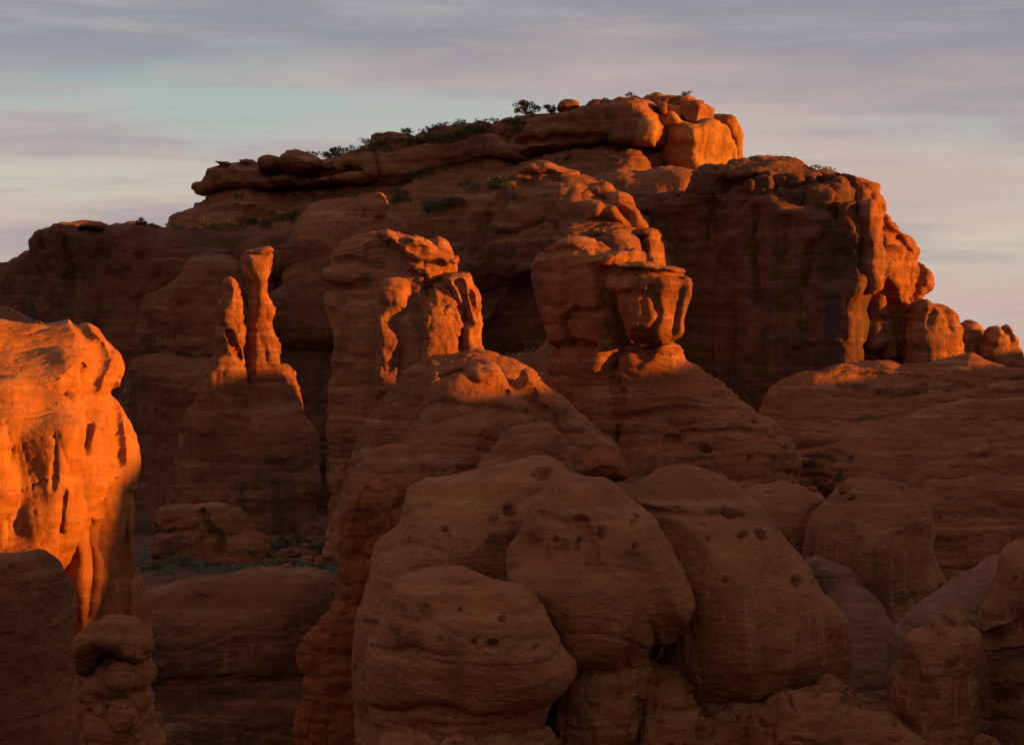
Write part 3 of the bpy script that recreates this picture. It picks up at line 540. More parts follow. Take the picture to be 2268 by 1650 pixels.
# ================================================================== balanced rock
E0 = L(0, '1240,1300 1250,1000 1258,860 1300,800 1370,775 1395,757 1440,751 1487,751 1502,775 1510,806 1547,819 1592,844 1642,893 1692,924 1747,958 1770,998 1775,1060 1800,1320 1240,1320', 254, -14, 3.6, 5, flare=.34, p=2.0,
      cuts=((2, '1800,960 1850,1150 1860,1400', .35, 1.0), (0, '1400,925 1500,905 1640,905', .3, .4), (0, '1500,965 1640,950 1740,965', .35, .45)), pits=('1553 993 4 1563 994 5 1576 997 3 1585 996 4 1600 998 3 1620 1000 3 1545 1012 3 1560 1015 3 1575 1016 3 1660 1016 4',))
E1 = L(2, '1380,380 1440,278 1530,251 1640,266 1740,296 1830,286 1884,306 1872,362 1832,404 1776,434 1790,500 1810,600 1850,680 1870,760 1870,870 1850,1000 1860,1400 1860,2100 1450,2100 1480,880 1465,800 1430,650 1395,500', 259, -36, 4, 2.0, flare=.1,
      cuts=((2, '1480,885 1650,852 1800,862', .3, .6), (2, '1440,330 1600,318 1700,340', .3, .4), (2, '1640,860 1620,720 1680,660 1800,660', .35, .5)))
EH = L(2, '1748,508 1763,440 1800,410 1900,386 1990,376 2080,406 2162,428 2194,470 2199,540 2174,640 2159,730 2134,800 2092,835 1990,845 1880,838 1845,770 1815,660 1778,570', 252, -16, 4.6, 3.2, cuts=((2, '2030,520 2062,600 2058,690 2035,800', .28, .5), (2, '1780,585 1900,575 2010,560', .3, .3), (2, '1770,450 1900,440 2180,470', .22, .3)))
rock('balanced_rock', 'top-heavy balanced head on a narrow neck, sunlit on its right side', 'balanced rock', [
 ('head', [EH, L(2, '1965,570 1992,498 2027,520 2057,600 2060,690 2020,730 1980,660', 246, 8, 2.4, 1.6, on=([EH], .35)),
           L(2, '2064,490 2120,443 2192,478 2202,540 2174,640 2154,740 2114,820 2066,810 2058,700 2072,600', 247.5, 14, 3.6, 1.8, on=([EH], .45))], dict(strata=.7, k=.3, low=.6)),
 ('cap_slab', [L(2, '1786,430 1800,400 1900,378 1990,368 2100,400 2176,432 2120,456 1900,446', 252, -14, 4.3, .8)], dict(strata=1.3, low=.5)),
 ('pedestal', [E0], dict(strata=1.9, k=1.5)),
 ('back_wall', [E1, L(2, '1715,492 1726,400 1790,326 1850,284 1886,306 1870,374 1804,414 1766,444 1747,508', 253, 16, 2.4, 1.2, on=([E1], .8))], dict(strata=1.0, k=.4))], mat='rock')
# ================================================================== head-shaped fin end and the ridge that runs down from it
F0 = L(2, '130,440 150,380 200,300 290,240 400,186 460,179 560,209 690,241 760,299 830,336 878,374 866,412 905,440 962,508 1000,650 996,740 978,880 1010,980 1050,1400 1050,2250 230,2250 210,1500 190,1000 165,600', 245, -15, 4, 3, flare=.16, p=2.3, cuts=((2, '880,380 770,500 770,560', .4, .8), (2, '150,520 350,540 430,520', .5, .7), (2, '160,400 300,380 520,420', .4, .4), (2, '300,560 320,800 300,1000', .8, .5), (2, '760,540 840,660 865,760 870,880', .3, .7)))
R1 = L(2, '200,1700 280,1480 360,1290 480,1100 600,985 720,910 860,903 1000,893 1100,928 1222,973 1310,1060 1430,1160 1510,1270 1580,1500 1640,2350 180,2350', 230, -8, 6, 6, flare=.12, p=2)
R2 = L(2, '480,1700 580,1450 640,1300 690,1180 722,1042 800,985 920,958 1040,953 1112,983 1154,1050 1176,1117 1300,1220 1346,1290 1400,1480 1480,2350 380,2350', 219, -8, 5.5, 6, flare=.12, p=2, cuts=((2, '720,1060 900,1020 1150,1110', .35, .6), (2, '690,1200 900,1190 1300,1230', .35, .5)))
R3 = L(2, '1090,1260 1150,1140 1195,1080 1360,1073 1422,1096 1502,1178 1602,1288 1702,1388 1802,1438 1858,1560 1890,2350 1060,2350', 223, -2, 5.5, 5, flare=.12, p=2, cuts=((2, '1220,1110 1350,1200', .35, .5),))
rock('rock_fin', 'beaked sunlit fin head with columns, running down into a knobbly ridge', 'rock fin', [
 ('fin_head', [F0], dict(strata=1.5, k=.8, crag=1.3)),
 ('sunlit_brow', [L(2, '392,194 440,175 560,204 690,242 764,298 834,333 886,370 864,424 804,456 764,528 722,552 650,518 560,476 515,340 450,255', 238, 4, 4, 2, on=([F0], 1.3), cuts=((2, '540,340 700,400 860,420', .35, .4), (2, '430,200 560,260', .3, .3), (2, '600,300 760,340', .3, .35)))], dict(strata=1.8, low=.9, crag=1.4)),
 ('back_block', [L(2, '690,280 725,237 790,237 834,290 852,322 820,370 720,350', 248, -4, 2.4, 1.2)]),
 ('front_pillar', [L(2, '418,590 440,508 490,471 570,468 624,500 645,560 644,650 604,720 606,800 616,920 620,1150 430,1200 410,900 416,700', 236, -20, 3.6, 2.6, on=([F0], 1.8), pits=('893 690 3 906 730 4',))], dict(strata=.6, flute=.4, crag=1.3)),
 ('recess_wall', [L(2, '600,980 612,760 645,600 665,545 705,520 760,545 800,640 860,720 872,860 905,930 840,1010 640,1010', 238, 14, 4, 1.6, on=([F0], .7))], dict(strata=.9, lump=.4, crag=1.3)),
 ('rib', [L(2, '646,660 710,618 730,700 740,790 692,815 652,795', 235.8, 24, 2.2, .6, p=3, on=([F0], 1.2)),
          L(2, '716,660 785,598 854,690 864,762 838,830 772,815 730,755', 236, 26, 2.6, .8, p=3, on=([F0], 1.4))], dict(lump=.6, k=.3)),
 ('right_column', [L(2, '752,508 780,453 870,431 934,441 969,508 990,580 1005,650 1000,740 976,830 985,930 880,930 856,840 862,720 828,650 788,580', 241, 8, 4, 2, on=([F0], 1.2), cuts=((2, '850,500 900,620 915,740', .3, .5), (2, '930,560 960,680', .25, .35)))], dict(strata=.6, flute=.8, crag=1.4)),
 ('sunlit_shelf', [L(2, '590,980 640,885 700,850 800,868 890,888 985,866 1002,888 1100,928 1226,973 1280,1060 900,1120 700,1140 580,1120', 234, 4, 4, 3, 15, on=([F0, R1], 1.2))], dict(strata=1.4)),
 ('ridge', [R1, R2, R3, L(2, '1180,1130 1200,1030 1230,979 1290,964 1334,990 1360,1030 1372,1130', 220, 0, 2.4, 1.9),
            L(2, '1280,1150 1400,1112 1486,1180 1498,1240 1476,1325 1440,1350 1412,1295 1330,1235', 214, 0, 2.6, 2, on=([R3], 1.2), p=2),
            L(2, '980,1010 1040,955 1104,973 1155,1050 1172,1118 1100,1090 995,1060', 213, 10, 2.6, 2, on=([R2], 1), p=2),
            L(2, '200,1750 300,1560 420,1468 560,1426 640,1330 800,1308 950,1288 1060,1256 1137,1288 1155,1390 1210,1520 1270,2450 60,2450', 208, -6, 5, 5, flare=.1, p=2),
            L(2, '940,1650 1040,1500 1100,1420 1140,1350 1200,1306 1330,1291 1437,1328 1488,1388 1510,1500 1580,2450 900,2450', 201, -2, 5, 4.5, flare=.1, p=2)], dict(k=.55, strata=1.9, low=1.2)),
 ('lit_hummock', [L(2, '828,1000 870,925 920,901 1004,896 1028,955 1010,1010 850,1020', 224, 4, 3, 2, on=([R1, R2], 1.2))], dict(low=.6))], mat='rock')
rock('boulder', 'reddish cracked boulder on the saddle behind the foreground domes', 'boulder', [('boulder', [L(2, '1580,1600 1590,1490 1620,1450 1690,1428 1760,1448 1832,1500 1858,1600', 192, 0, 3.4, 2.8)], dict(lump=.4))], mat='rock_red')
# ================================================================== sunlit wall at left, near
W0 = L(6, '-340,70 0,34 100,29 200,33 262,37 292,60 352,110 402,170 442,210 450,250 442,330 472,420 507,500 517,570 522,700 527,850 547,1000 552,1100 545,1190 560,1400 590,1900 -340,1900', 114, 16, 4.5, 3.4, flare=.06, p=2.2,
    cuts=((6, '440,330 410,420 420,560', .25, .45), (6, '455,690 445,900 440,1150', .22, .35), (6, '490,700 500,830 480,1000', .2, .3), (6, '290,60 330,160 340,300', .3, .35)), pits=('252 835 6 166 885 4 174 884 4',))
W1 = L(6, '-250,165 0,140 120,127 220,129 282,158 327,220 332,290 352,330 402,400 422,460 428,560 470,650 445,690 402,735 362,765 340,900 200,1000 -250,1000', 109, 16, 4.2, 3, on=([W0], 2.3), p=2.2,
    cuts=((6, '330,300 300,240', .2, .3),), pits=('161 884 5 172 883 5 100 740 5',))
rock('rock_wall', 'tall bulging rock wall at left glowing orange in low sun', 'rock wall', [
 ('wall_body', [W0], dict(strata=.7, flute=.45, low=.6)),
 ('upper_bulge', [W1], dict(strata=.7, flute=.5)),
 ('middle_bulge', [L(6, '-150,262 80,254 160,280 222,330 302,400 322,470 350,440 362,520 350,620 330,760 280,950 150,1050 -150,1100', 106.5, 16, 3.4, 2.4, on=([W0, W1], 1.6), p=2.2, cuts=((6, '100,260 200,330 290,420', .25, .3), (6, '310,440 300,560', .18, .4)))], dict(strata=.6, flute=.5)),
 ('lower_bulge', [L(6, '-150,362 60,350 150,378 232,400 302,442 302,530 292,640 272,800 230,950 150,1100 -150,1200', 104.5, 14, 2.8, 2, on=([W0, W1], 2.6), p=2.2, cuts=((6, '235,690 215,850 225,960', .12, .3), (6, '70,560 100,700 70,860', .9, .6), (6, '190,480 194,580 186,680', .1, .12)))], dict(strata=.7, flute=.7)),
 ('fluted_face', [L(6, '100,720 200,680 300,690 380,760 345,850 392,930 392,1050 370,1200 340,1500 330,1900 150,1900 170,1300 190,1000', 107.5, 18, 3, 2, on=([W0, W1], .9), p=2.2, cuts=((6, '220,700 200,850 210,960', .14, .35), (6, '310,800 320,960 300,1150', .14, .3)))], dict(flute=.7, strata=.3)),
 ('apron', [L(6, '-150,830 0,800 40,880 60,930 60,1100 -150,1100', 102, 16, 2.5, 2, on=([W0, W1], 1.6))], dict(flute=.6))], mat='rock_wall', crag=.8)
rock('rock_dome', 'dark rounded dome in shade in front of the glowing wall', 'rock dome', [('dome', [L(6, '-340,945 0,924 80,929 150,954 207,1000 227,1060 224,1150 200,1250 205,1400 225,1550 245,1900 -340,1900', 97, -18, 4.5, 3.6, pits=('29 1249 6',), cuts=((6, '100,1000 165,1080 190,1250', .4, .2),))], dict(strata=.6))], mat='rock_mid')
rock('hoodoo', 'stubby knobbly hoodoo with mushroom cap standing before the glowing wall', 'hoodoo', [
 ('cap', [L(6, '270,1290 288,1232 338,1192 420,1160 482,1164 532,1200 550,1260 550,1318 520,1335 440,1318 380,1338 340,1380 315,1400 288,1340', 90, -6, 2.4, 1.9)], dict(low=.5, strata=.8)),
 ('trunk', [L(6, '318,1420 345,1370 400,1310 470,1298 545,1312 562,1400 557,1440 578,1550 585,1950 325,1950 328,1600', 90.6, -8, 2, 1.5, cuts=((6, '410,1440 480,1450 550,1440', .12, .3), (6, '380,1490 470,1520 560,1530', .12, .25), (6, '500,1340 520,1420', .1, .25)))], dict(low=.5, lump=.5)),
 ('bulge', [L(6, '410,1420 425,1365 480,1352 508,1400 490,1442 440,1445', 88.6, 0, .8, .6)], dict(low=.3)),
 ('bulge', [L(6, '400,1550 430,1480 500,1490 530,1540 500,1600 430,1600', 88.6, -6, .8, .6)], dict(low=.3)),
 ('bulge', [L(6, '340,1700 345,1560 400,1500 450,1540 450,1700', 88.8, -14, .8, .6)], dict(low=.3))], mat='rock_dome')
# ================================================================== hollow
rock('rock_wall', 'low dark rounded wall closing off the brushy hollow', 'rock wall', [('wall', [L(0, '290,1320 330,1292 380,1286 470,1282 520,1266 580,1256 640,1255 700,1262 745,1290 790,1400 850,1900 280,1900', 182, -4, 8, 6, cuts=((0, '340,1310 440,1300 500,1310', .3, .3), (0, '400,1500 560,1520 700,1480', 1.2, .6)))], dict(strata=.9))], mat='rock_mid')
rock('boulder', 'large split boulder resting among brush in the hollow', 'boulder', [('boulder', [L(6, '580,1010 588,880 598,772 650,745 760,737 842,742 882,770 912,800 942,840 1002,900 1022,950 1010,1010', 212, -6, 4.6, 3.2, cuts=((6, '795,770 812,815 850,850 862,930', .35, .8), (6, '600,850 700,830 790,840', .3, .4), (6, '600,800 720,790', .25, .3)))], dict(strata=1.2))], mat='rock')
rock('boulder', 'low rounded rock at the foot of the dark wall', 'boulder', [('boulder', [L(6, '585,1750 592,1610 620,1572 660,1563 702,1598 722,1650 730,1800', 150, 0, 2, 1.6)])], mat='rock_dark')
# ================================================================== foreground domes
M1 = L(7, '175,1000 190,850 195,700 232,560 292,400 352,330 422,220 502,160 620,120 750,100 860,98 960,110 1022,150 1055,200 1060,400 1040,800 900,1500 230,1500 200,1100', 151, -10, 8, 8, p=2.0, cuts=((7, '1040,190 930,215 840,320', .5, .4), (7, '400,420 520,400 640,440', .16, .2), (7, '300,700 420,720 600,690', .2, .22),), pits=('1206 1047 10 1180 1051 4 982 1170 4 996 1185 3 1130 1133 8',))
rock('rock_dome', 'broad smooth dome behind the two front bulbs, with a round hole near its top', 'rock dome', [
 ('dome', [M1,
           L(7, '780,260 860,140 950,108 1015,140 1060,210 960,300', 143, 0, 3, 3, p=2, on=([M1], 1.0))], dict(strata=.7, k=2, pit=.4, crag=.35, low=.6))], mat='rock_dome')
rock('rock_dome', 'squat banded bulb, lowest and foremost of the pale domes', 'rock dome', [
 ('bulb', [L(7, '290,780 310,690 322,640 372,570 450,530 540,521 660,525 740,558 802,610 900,650 942,700 982,780 1012,860 1050,910 1032,990 1002,1060 985,1200 985,1500 310,1500 290,1150 255,950 262,850', 133, -8, 6, 5.5, p=2.0,
      cuts=((7, '300,830 480,800 640,830 800,815 1010,850', .22, .3), (7, '320,1060 600,1040 900,1070', .3, .5), (7, '420,640 480,690 600,690 650,640', .5, .4)), pits=('1018 1351 5 1018 1351 5 944 1345 4 950 1346 4 980 1417 4 1085 1427 5 1093 1424 5 1110 1367 5 1050 1422 4 1183 1434 4',)),
           L(7, '585,720 650,632 740,618 860,625 930,680 982,790 1022,870 1047,920 1000,1045 800,1080 640,960', 129.5, -2, 3.6, 3.4)], dict(strata=1.0, k=2.5, pit=.5, crag=.35, low=.6)),
 ('foot', [L(7, '300,1180 500,1120 800,1130 980,1160 1000,1500 280,1500', 131, -4, 5.5, 3)], dict(lump=.8, flute=.5))], mat='rock_dome')
rock('rock_dome', 'tall middle bulb with a diagonal crease, overhanging a narrow foot', 'rock dome', [
 ('bulb', [L(7, '800,560 812,440 858,380 880,290 922,220 990,180 1080,167 1170,174 1252,210 1312,270 1372,340 1422,430 1482,520 1512,600 1518,680 1492,760 1462,840 1400,930 1300,980 1180,960 1080,915 1000,830 930,720 850,640 812,600', 138, -8, 6.5, 7, p=2.0,
      cuts=((7, '1130,320 1160,400 1182,470 1280,545 1335,610', .35, .7), (7, '900,420 1000,470 1100,440', .5, .4), (7, '960,300 1080,330 1120,420', .16, .2), (7, '1000,640 1120,660 1250,640', .2, .25), (7, '1360,480 1420,600', .16, .22), (7, '1405,720 1398,880', .2, .5), (7, '1320,740 1305,900', .2, .45)), pits=('1329 1183 9 1334 1172 6 1413 1136 5 1405 1150 4 1224 1192 4 1290 1196 6 1410 1206 5 1288 1270 3',)),
           L(7, '830,560 900,520 1100,480 1250,545 1335,640 1305,760 1240,870 1080,900 980,770', 134.5, -10, 3.8, 3.6),
           L(7, '1190,420 1270,330 1380,380 1462,520 1520,640 1485,740 1400,710 1335,610 1270,530 1200,480', 136.5, 6, 4, 3.6)], dict(strata=.6, k=2.2, flute=.2, pit=.5, crag=.35, low=.6))], mat='rock_dome')
M4 = L(7, '1262,225 1320,170 1400,145 1490,139 1600,154 1702,210 1762,270 1842,370 1922,450 2002,540 2072,660 2113,780 2126,900 2132,1050 2120,1450 1420,1450 1400,1100 1380,850 1350,650 1330,500 1300,380 1262,280', 147, -2, 9, 11, p=2.0,
      cuts=((7, '1350,280 1500,285 1660,295', .18, .35), (7, '1860,520 1920,640 1960,760', .5, .35), (7, '1560,560 1680,690 1700,820', .16, .22), (7, '1750,380 1820,520 1840,700', .2, .25), (7, '1480,990 1700,1010 2000,960', .25, .35), (7, '1500,740 1700,745 1800,735', .25, .2)),
      pits=('1588 1128 7 1576 1129 5 1617 1127 9 1643 1131 5 1556 1157 6 1567 1190 4 1645 1185 5 1652 1181 5 1691 1182 9 1735 1173 9 1607 1285 5 1765 1287 7 1497 1122 5',))
rock('rock_dome', 'largest pale dome with a row of dark holes and streaked undercut base', 'rock dome', [
 ('dome', [M4,
           L(7, '1400,640 1450,450 1560,340 1700,340 1820,430 1920,580 1980,760 1960,940 1800,1050 1600,1060 1450,960 1400,800', 140, 0, 7, 6, on=([M4], 2.6), p=2)], dict(strata=.7, low=.7, k=4, flute=.35, pit=.6, crag=.35)),
 ('undercut', [L(7, '1420,930 1600,880 1850,890 1980,880 2095,900 2118,1000 2080,1300 1560,1300 1480,1150', 147, -4, 8.6, 3.5)], dict(flute=1.3, lump=.4))], mat='rock_dome')
rock('rock_outcrop', 'crumbly broken outcrop carrying the pale domes, with a dark hole', 'rock outcrop', [
 ('foot', [L(7, '950,1150 990,1010 1060,860 1200,840 1340,880 1360,1200 1360,1600 930,1600', 138, -10, 5.4, 3.2)], dict(lump=1.0, flute=.4)),
 ('rubble', [L(7, '1290,960 1400,890 1480,920 1600,1050 1850,1020 2000,1000 2110,950 2200,1020 2290,1060 2300,1600 1290,1600', 140, -4, 6, 3.5, cuts=((7, '1600,1130 1720,1100 1850,1060', .4, .7), (7, '1320,1000 1310,1230', .4, .8)), pits=('1563 1618 18 1455 1500 9 1330 1560 7',)),
             L(7, '1900,1080 2010,1040 2130,1090 2250,1150 2300,1600 1800,1600 1780,1200', 134, 0, 4, 3)], dict(lump=1.6, strata=1.2, k=1))], mat='rock_dome')
rock('rock_pillar', 'narrow rust-red pillar rising behind the left foreground dome', 'rock pillar', [('pillar', [L(7, '-40,1300 0,900 60,700 145,560 165,400 185,240 215,190 260,166 312,185 328,240 330,330 320,420 330,1500 -60,1500', 166, -10, 3, 2.4, cuts=((7, '270,200 250,330 230,480', .3, .4),))], dict(flute=.7, lump=.4))], mat='rock_red')
rock('rock_pillar', 'little stacked red stub beside the rust-red pillar top', 'rock pillar', [('pillar', [L(7, '320,440 332,270 342,215 368,200 374,170 402,169 424,210 395,250 380,330 400,440', 170, 0, 1.4, 1.2, sm=1)], dict(lump=.3))], mat='rock_red')
rock('rock_saddle', 'pale smooth saddle linking the knobbly ridge to the foreground domes', 'rock saddle', [('saddle', [L(2, '900,1660 1050,1560 1200,1515 1300,1478 1400,1468 1500,1508 1700,1558 1900,1573 2250,1595 2450,1680 2450,2100 900,2100', 170, 0, 9, 6, 25)], dict(strata=1))], mat='rock_dome')
# ================================================================== right foreground
rock('rock_dome', 'round smooth shaded dome like a loaf beyond the pale hollow', 'rock dome', [('dome', [L(8, '430,1400 445,800 455,740 500,640 540,590 600,555 680,547 770,563 852,590 922,640 962,730 1002,830 1018,920 1015,1400', 188, -8, 7, 6.5, p=2.1, cuts=((8, '840,600 920,690', .3, .3),))], dict(strata=.5, crag=.3))], mat='rock_dome')
rock('rock_dome', 'low hump half hidden between the largest pale dome and the loaf dome', 'rock dome', [('dome', [L(8, '150,1200 180,605 230,573 320,560 400,561 460,580 522,615 540,700 540,1200', 196, -4, 6, 5, p=2.1, pits=('1700 1088 4',))], dict(strata=.9))], mat='rock_dome')
rock('rock_slope', 'pale greyish hollow slope sweeping down beside the largest dome', 'rock slope', [('slope', [L(8, '440,1000 500,955 560,920 640,909 740,958 832,1030 882,1110 930,1200 930,1700 440,1700', 174, -4, 7, 6, 30), L(8, '420,860 500,820 580,822 662,858 745,945 700,1000 440,1000', 180, 0, 5, 4, 20)], dict(strata=1.2, low=.8, fine=.7, k=1.5))], mat='rock_pale')
rock('rock_ramp', 'straight sloping rock ramp leading up to the corner dome', 'rock ramp', [('ramp', [L(8, '800,1300 870,1112 960,1050 1060,980 1150,930 1245,880 1300,900 1300,1500 800,1500', 164, -10, 5, 3)], dict(strata=.8))], mat='rock_pale')
rock('rock_dome', 'big creased dome filling the lower right corner', 'rock dome', [('dome', [L(8, '1120,1200 1140,1100 1200,1000 1230,900 1270,832 1359,780 1480,755 1800,800 1800,2000 1170,2000 1150,1300', 144, -10, 7, 5.5, p=2.1, cuts=((8, '1180,1200 1280,1140 1400,1060', .3, .5), (8, '1200,1400 1380,1380', .4, .3)), pits=('2221 1301 4 2195 1334 4 2237 1280 3',))], dict(strata=.7, pit=.4, crag=.35))], mat='rock_dome')
rock('boulder', 'egg-shaped boulder with chipped top leaning on the corner dome', 'boulder', [('boulder', [L(8, '790,1480 808,1300 860,1220 940,1140 1000,1100 1080,1083 1122,1098 1155,1150 1175,1250 1165,1400 1158,1560 1150,1800 800,1800', 137, -8, 4.6, 3.6, p=2.1, cuts=((8, '1000,1120 1060,1150 1140,1150', .2, .3),))], dict(strata=.6, lump=.35))], mat='rock_dome')
rock('rock_ledge', 'stepped dark ledges at the foot of the egg-shaped boulder', 'rock ledge', [('ledge', [L(8, '480,1460 560,1400 660,1440 800,1420 900,1490 1100,1530 1250,1580 1300,1900 480,1900', 136, -4, 5, 3, 25), L(8, '560,1520 700,1500 900,1540 1000,1620 1000,1900 560,1900', 132, 0, 4, 2, 10)], dict(strata=2, lump=1.0))], mat='rock_dome')
# ================================================================== plants
build_rocks()
bpy.context.view_layer.update()
prng = np.random.default_rng(11)
def tube(pts, rad, n=6):
    pts = np.array(pts, float); V, Q = [], []
    for i, (p, r) in enumerate(zip(pts, rad)):
        d = pts[min(i+1, len(pts)-1)]-pts[max(i-1, 0)]; d /= np.linalg.norm(d)
        a = np.cross(d, [0.3, 1, 0.1]); a /= np.linalg.norm(a); b = np.cross(d, a)
        for k in range(n): t = 2*math.pi*k/n; V.append(p+r*(math.cos(t)*a+math.sin(t)*b))
    for i in range(len(pts)-1):
        for k in range(n): Q.append([i*n+k, i*n+(k+1) % n, (i+1)*n+(k+1) % n, (i+1)*n+k])
    return np.array(V), np.array(Q)
def join(parts):
    V, Q, o = [], [], 0
    for v, q in parts: V.append(v); Q.append(q+o); o += len(v)
    return np.concatenate(V), np.concatenate(Q)
def leaves(clumps, per, size):
    C = []
    for c, r in clumps:
        d = prng.normal(size=(per, 3)); d /= np.linalg.norm(d, axis=1, keepdims=True); rr = prng.random(per)**.45
        C.append(c+d*rr[:, None]*r*np.array([1, 1, .8]))
    C = np.concatenate(C); n = len(C)
    a = prng.normal(size=(n, 3)); a /= np.linalg.norm(a, axis=1, keepdims=True); b = prng.normal(size=(n, 3)); b -= (b*a).sum(1)[:, None]*a; b /= np.linalg.norm(b, axis=1, keepdims=True)
    s = size*(.5+prng.random(n))[:, None]
    V = np.stack([C-a*s, C+b*s*.55, C+a*s, C-b*s*.55], 1).reshape(-1, 3); return V, np.arange(4*n).reshape(-1, 4)
def make_plant(kind, i):
    """unit plant: about 1 m wide, base at the origin"""
    st, cl = [], []
    if kind == 'juniper':
        h = .85; lean = prng.normal(size=2)*.08
        st.append(tube([(0, 0, -.12), (lean[0]*.5, lean[1]*.5, .18), (lean[0], lean[1], .42)], [.05, .04, .025]))
        for k in range(7):
            t = 2*math.pi*k/7+prng.random()*.6; r = .22+.2*prng.random(); z = .22+.40*prng.random()
            e = np.array([math.cos(t)*r, math.sin(t)*r, z]); st.append(tube([(lean[0]*.7, lean[1]*.7, .2), e*.6+np.array([0, 0, .06]), e], [.025, .016, .007], 5))
            for q in range(3): cl.append((e+prng.normal(size=3)*.07, .12+.08*prng.random()))
        for q in range(4): cl.append((np.array([prng.normal()*.1, prng.normal()*.1, .6+.14*prng.random()]), .13))
        fv = leaves(cl, 60, .034)
    else:
        m = 6 if kind == 'sage' else 8
        for k in range(m):
            t = 2*math.pi*k/m+prng.random(); r = .10+.3*prng.random(); z = .12+.26*prng.random()+(.12 if kind == 'scrub' else 0)
            e = np.array([math.cos(t)*r, math.sin(t)*r, z]); st.append(tube([(0, 0, -.08), e*.5, e], [.016, .011, .005], 4))
            for q in range(2): cl.append((e+prng.normal(size=3)*.06, .10+.08*prng.random()))
        fv = leaves(cl, 26, .036 if kind != 'sage' else .04)
    mt = {'juniper': 'juniper', 'sage': 'sage', 'scrub': 'scrub', 'yellow': 'yellow_scrub'}[kind]
    return mesh_from('crown' if kind == 'juniper' else 'foliage', *fv, MAT[mt], False), mesh_from('trunk' if kind == 'juniper' else 'stem', *join(st), MAT['bark'])
PL = {k: [make_plant(k, i) for i in range(n)] for k, n in (('juniper', 3), ('scrub', 4), ('sage', 3), ('yellow', 2))}
dg = bpy.context.evaluated_depsgraph_get(); CNT = {}
def plant(kind, uv, wpx, name, label, cat, group=None, drop=60):
    u, v = uv; hit = None
    for dv in range(0, drop, 2):
        d = Vector(ray([u, v+dv])[0]).normalized(); ok, p, nrm, fi, ob, mx = sc.ray_cast(dg, Vector((0, 0, 0)), d)
        if ok: hit = p; break
    if hit is None: return
    wm = wpx*KP*hit.y; CNT[kind] = CNT.get(kind, 0)+1; var = PL[kind][int(prng.integers(len(PL[kind])))]
    hit = hit+d*min(.5, wm*.3)              # stem set a little behind the edge, in the ground
    r = link(name, None, hit-Vector((0, 0, .05*wm))); r.rotation_euler = (0, 0, prng.random()*6.28); s = wm*(.95+.1*prng.random()); r.scale = (s, s, s*(.9+.25*prng.random())*(.8 if kind == 'juniper' else 1))
    r.empty_display_size = .3
    for me in var: link(me.name.split('.')[0], me, parent=r)
    return tag(r, label, cat, group)
def pts(z, s): return tr(z, s)
SL = []
SL.append(('juniper', pts(5, '380,318'), 62, 'juniper_tree', 'largest dark juniper, standing on the butte rim beside the perched boulder', 'tree', None))
SL.append(('juniper', pts(5, '560,292'), 40, 'juniper_tree', 'lighter green juniper between the largest juniper and the perched boulder', 'tree', None))
SL.append(('juniper', pts(4, '922,428'), 34, 'juniper_tree', 'small open-branched juniper on the stepped left rim of the butte', 'tree', None))
SL.append(('juniper', pts(1, '892,186'), 26, 'juniper_tree', 'lone small juniper on the dark castle-like ridge', 'tree', None))
SL.append(('scrub', pts(4, '782,448 880,448 972,440 1010,440 1156,376 1108,388 1478,312 1460,325 1566,284 1664,276 1750,276 1790,272 1410,352 1350,332 820,455 945,440 1185,360 1330,335 1500,300 1530,295 1620,284 1850,262'), 28, 'shrub', 'dark shrub breaking the skyline on the sloping butte rim', 'shrub', 'shrubs along the butte skyline'))
SL.append(('scrub', pts(4, '1170,420 1220,410 1270,395 1310,400 1060,450 930,480 890,470 1500,385 1540,375 1600,365 1660,350 1700,345 1760,325 1800,320 1640,370 1570,395 1960,300 1990,310 2010,330 1975,345 1150,440 1240,440 1390,390 1480,385 1740,345'), 44, 'shrub', 'dark shrub in the brush patches on top of the butte', 'shrub', 'brush on top of the butte'))
SL.append(('scrub', pts(4, '1300,600 1340,598 1390,596 1440,590 1470,580 1560,545 1680,640 1740,668 1880,650 1910,650 1940,660 1320,705 1290,735 1350,730 1460,770 1500,770 1540,760 1580,755 1620,755 1520,795 1480,795 1560,780'), 46, 'shrub', 'dark shrub in the ledges below the long butte slabs', 'shrub', 'brush below the butte slabs'))
SL.append(('scrub', pts(4, '372,708 366,750 672,815 692,795 645,835 700,830 600,840 560,805 540,790 420,865 455,855 530,875 500,870 180,870 240,875 300,868 330,870 120,895 380,880'), 34, 'shrub', 'dark shrub along the bench under the left end of the butte', 'shrub', 'brush on the bench under the butte'))
SL.append(('scrub', pts(1, '955,200 985,205 1060,202 1090,206 1120,214 1150,220 860,192'), 20, 'shrub', 'low shrub on the crest behind the dark castle-like ridge', 'shrub', 'shrubs on the dark ridge crest'))
SL.append(('yellow', pts(3, '790,258 930,222 965,224 1000,226 1030,232'), 22, 'shrub', 'yellow-green shrub on top of the huge dark fin', 'shrub', 'shrubs on top of the dark fin'))
SL.append(('scrub', pts(3, '440,225 360,230 500,210'), 22, 'shrub', 'dark shrub in the notch between butte and dark fin', 'shrub', 'shrubs in the notch by the butte'))
SL.append(('yellow', pts(5, '1075,650 1050,660 905,290 860,265'), 16, 'shrub', 'small yellowish shrub on the long block of the butte', 'shrub', 'yellow shrubs on the butte block'))
SL.append(('scrub', pts(5, '620,690 680,675 720,665 1000,205 1200,170 1120,205 1560,625 1600,650 140,895 200,885 240,890 985,860 1400,165 1640,155'), 24, 'shrub', 'small dark shrub near the lit end of the butte', 'shrub', 'shrubs near the lit end of the butte'))
SL.append(('scrub', pts(6, '845,875 830,860 885,945 905,935 930,945 1035,930 1060,900 1085,905 1120,900 1150,905 1060,930 1000,960 950,950'), 34, 'shrub', 'dark green bush beside the split boulder in the hollow', 'shrub', 'dark bushes around the split boulder'))
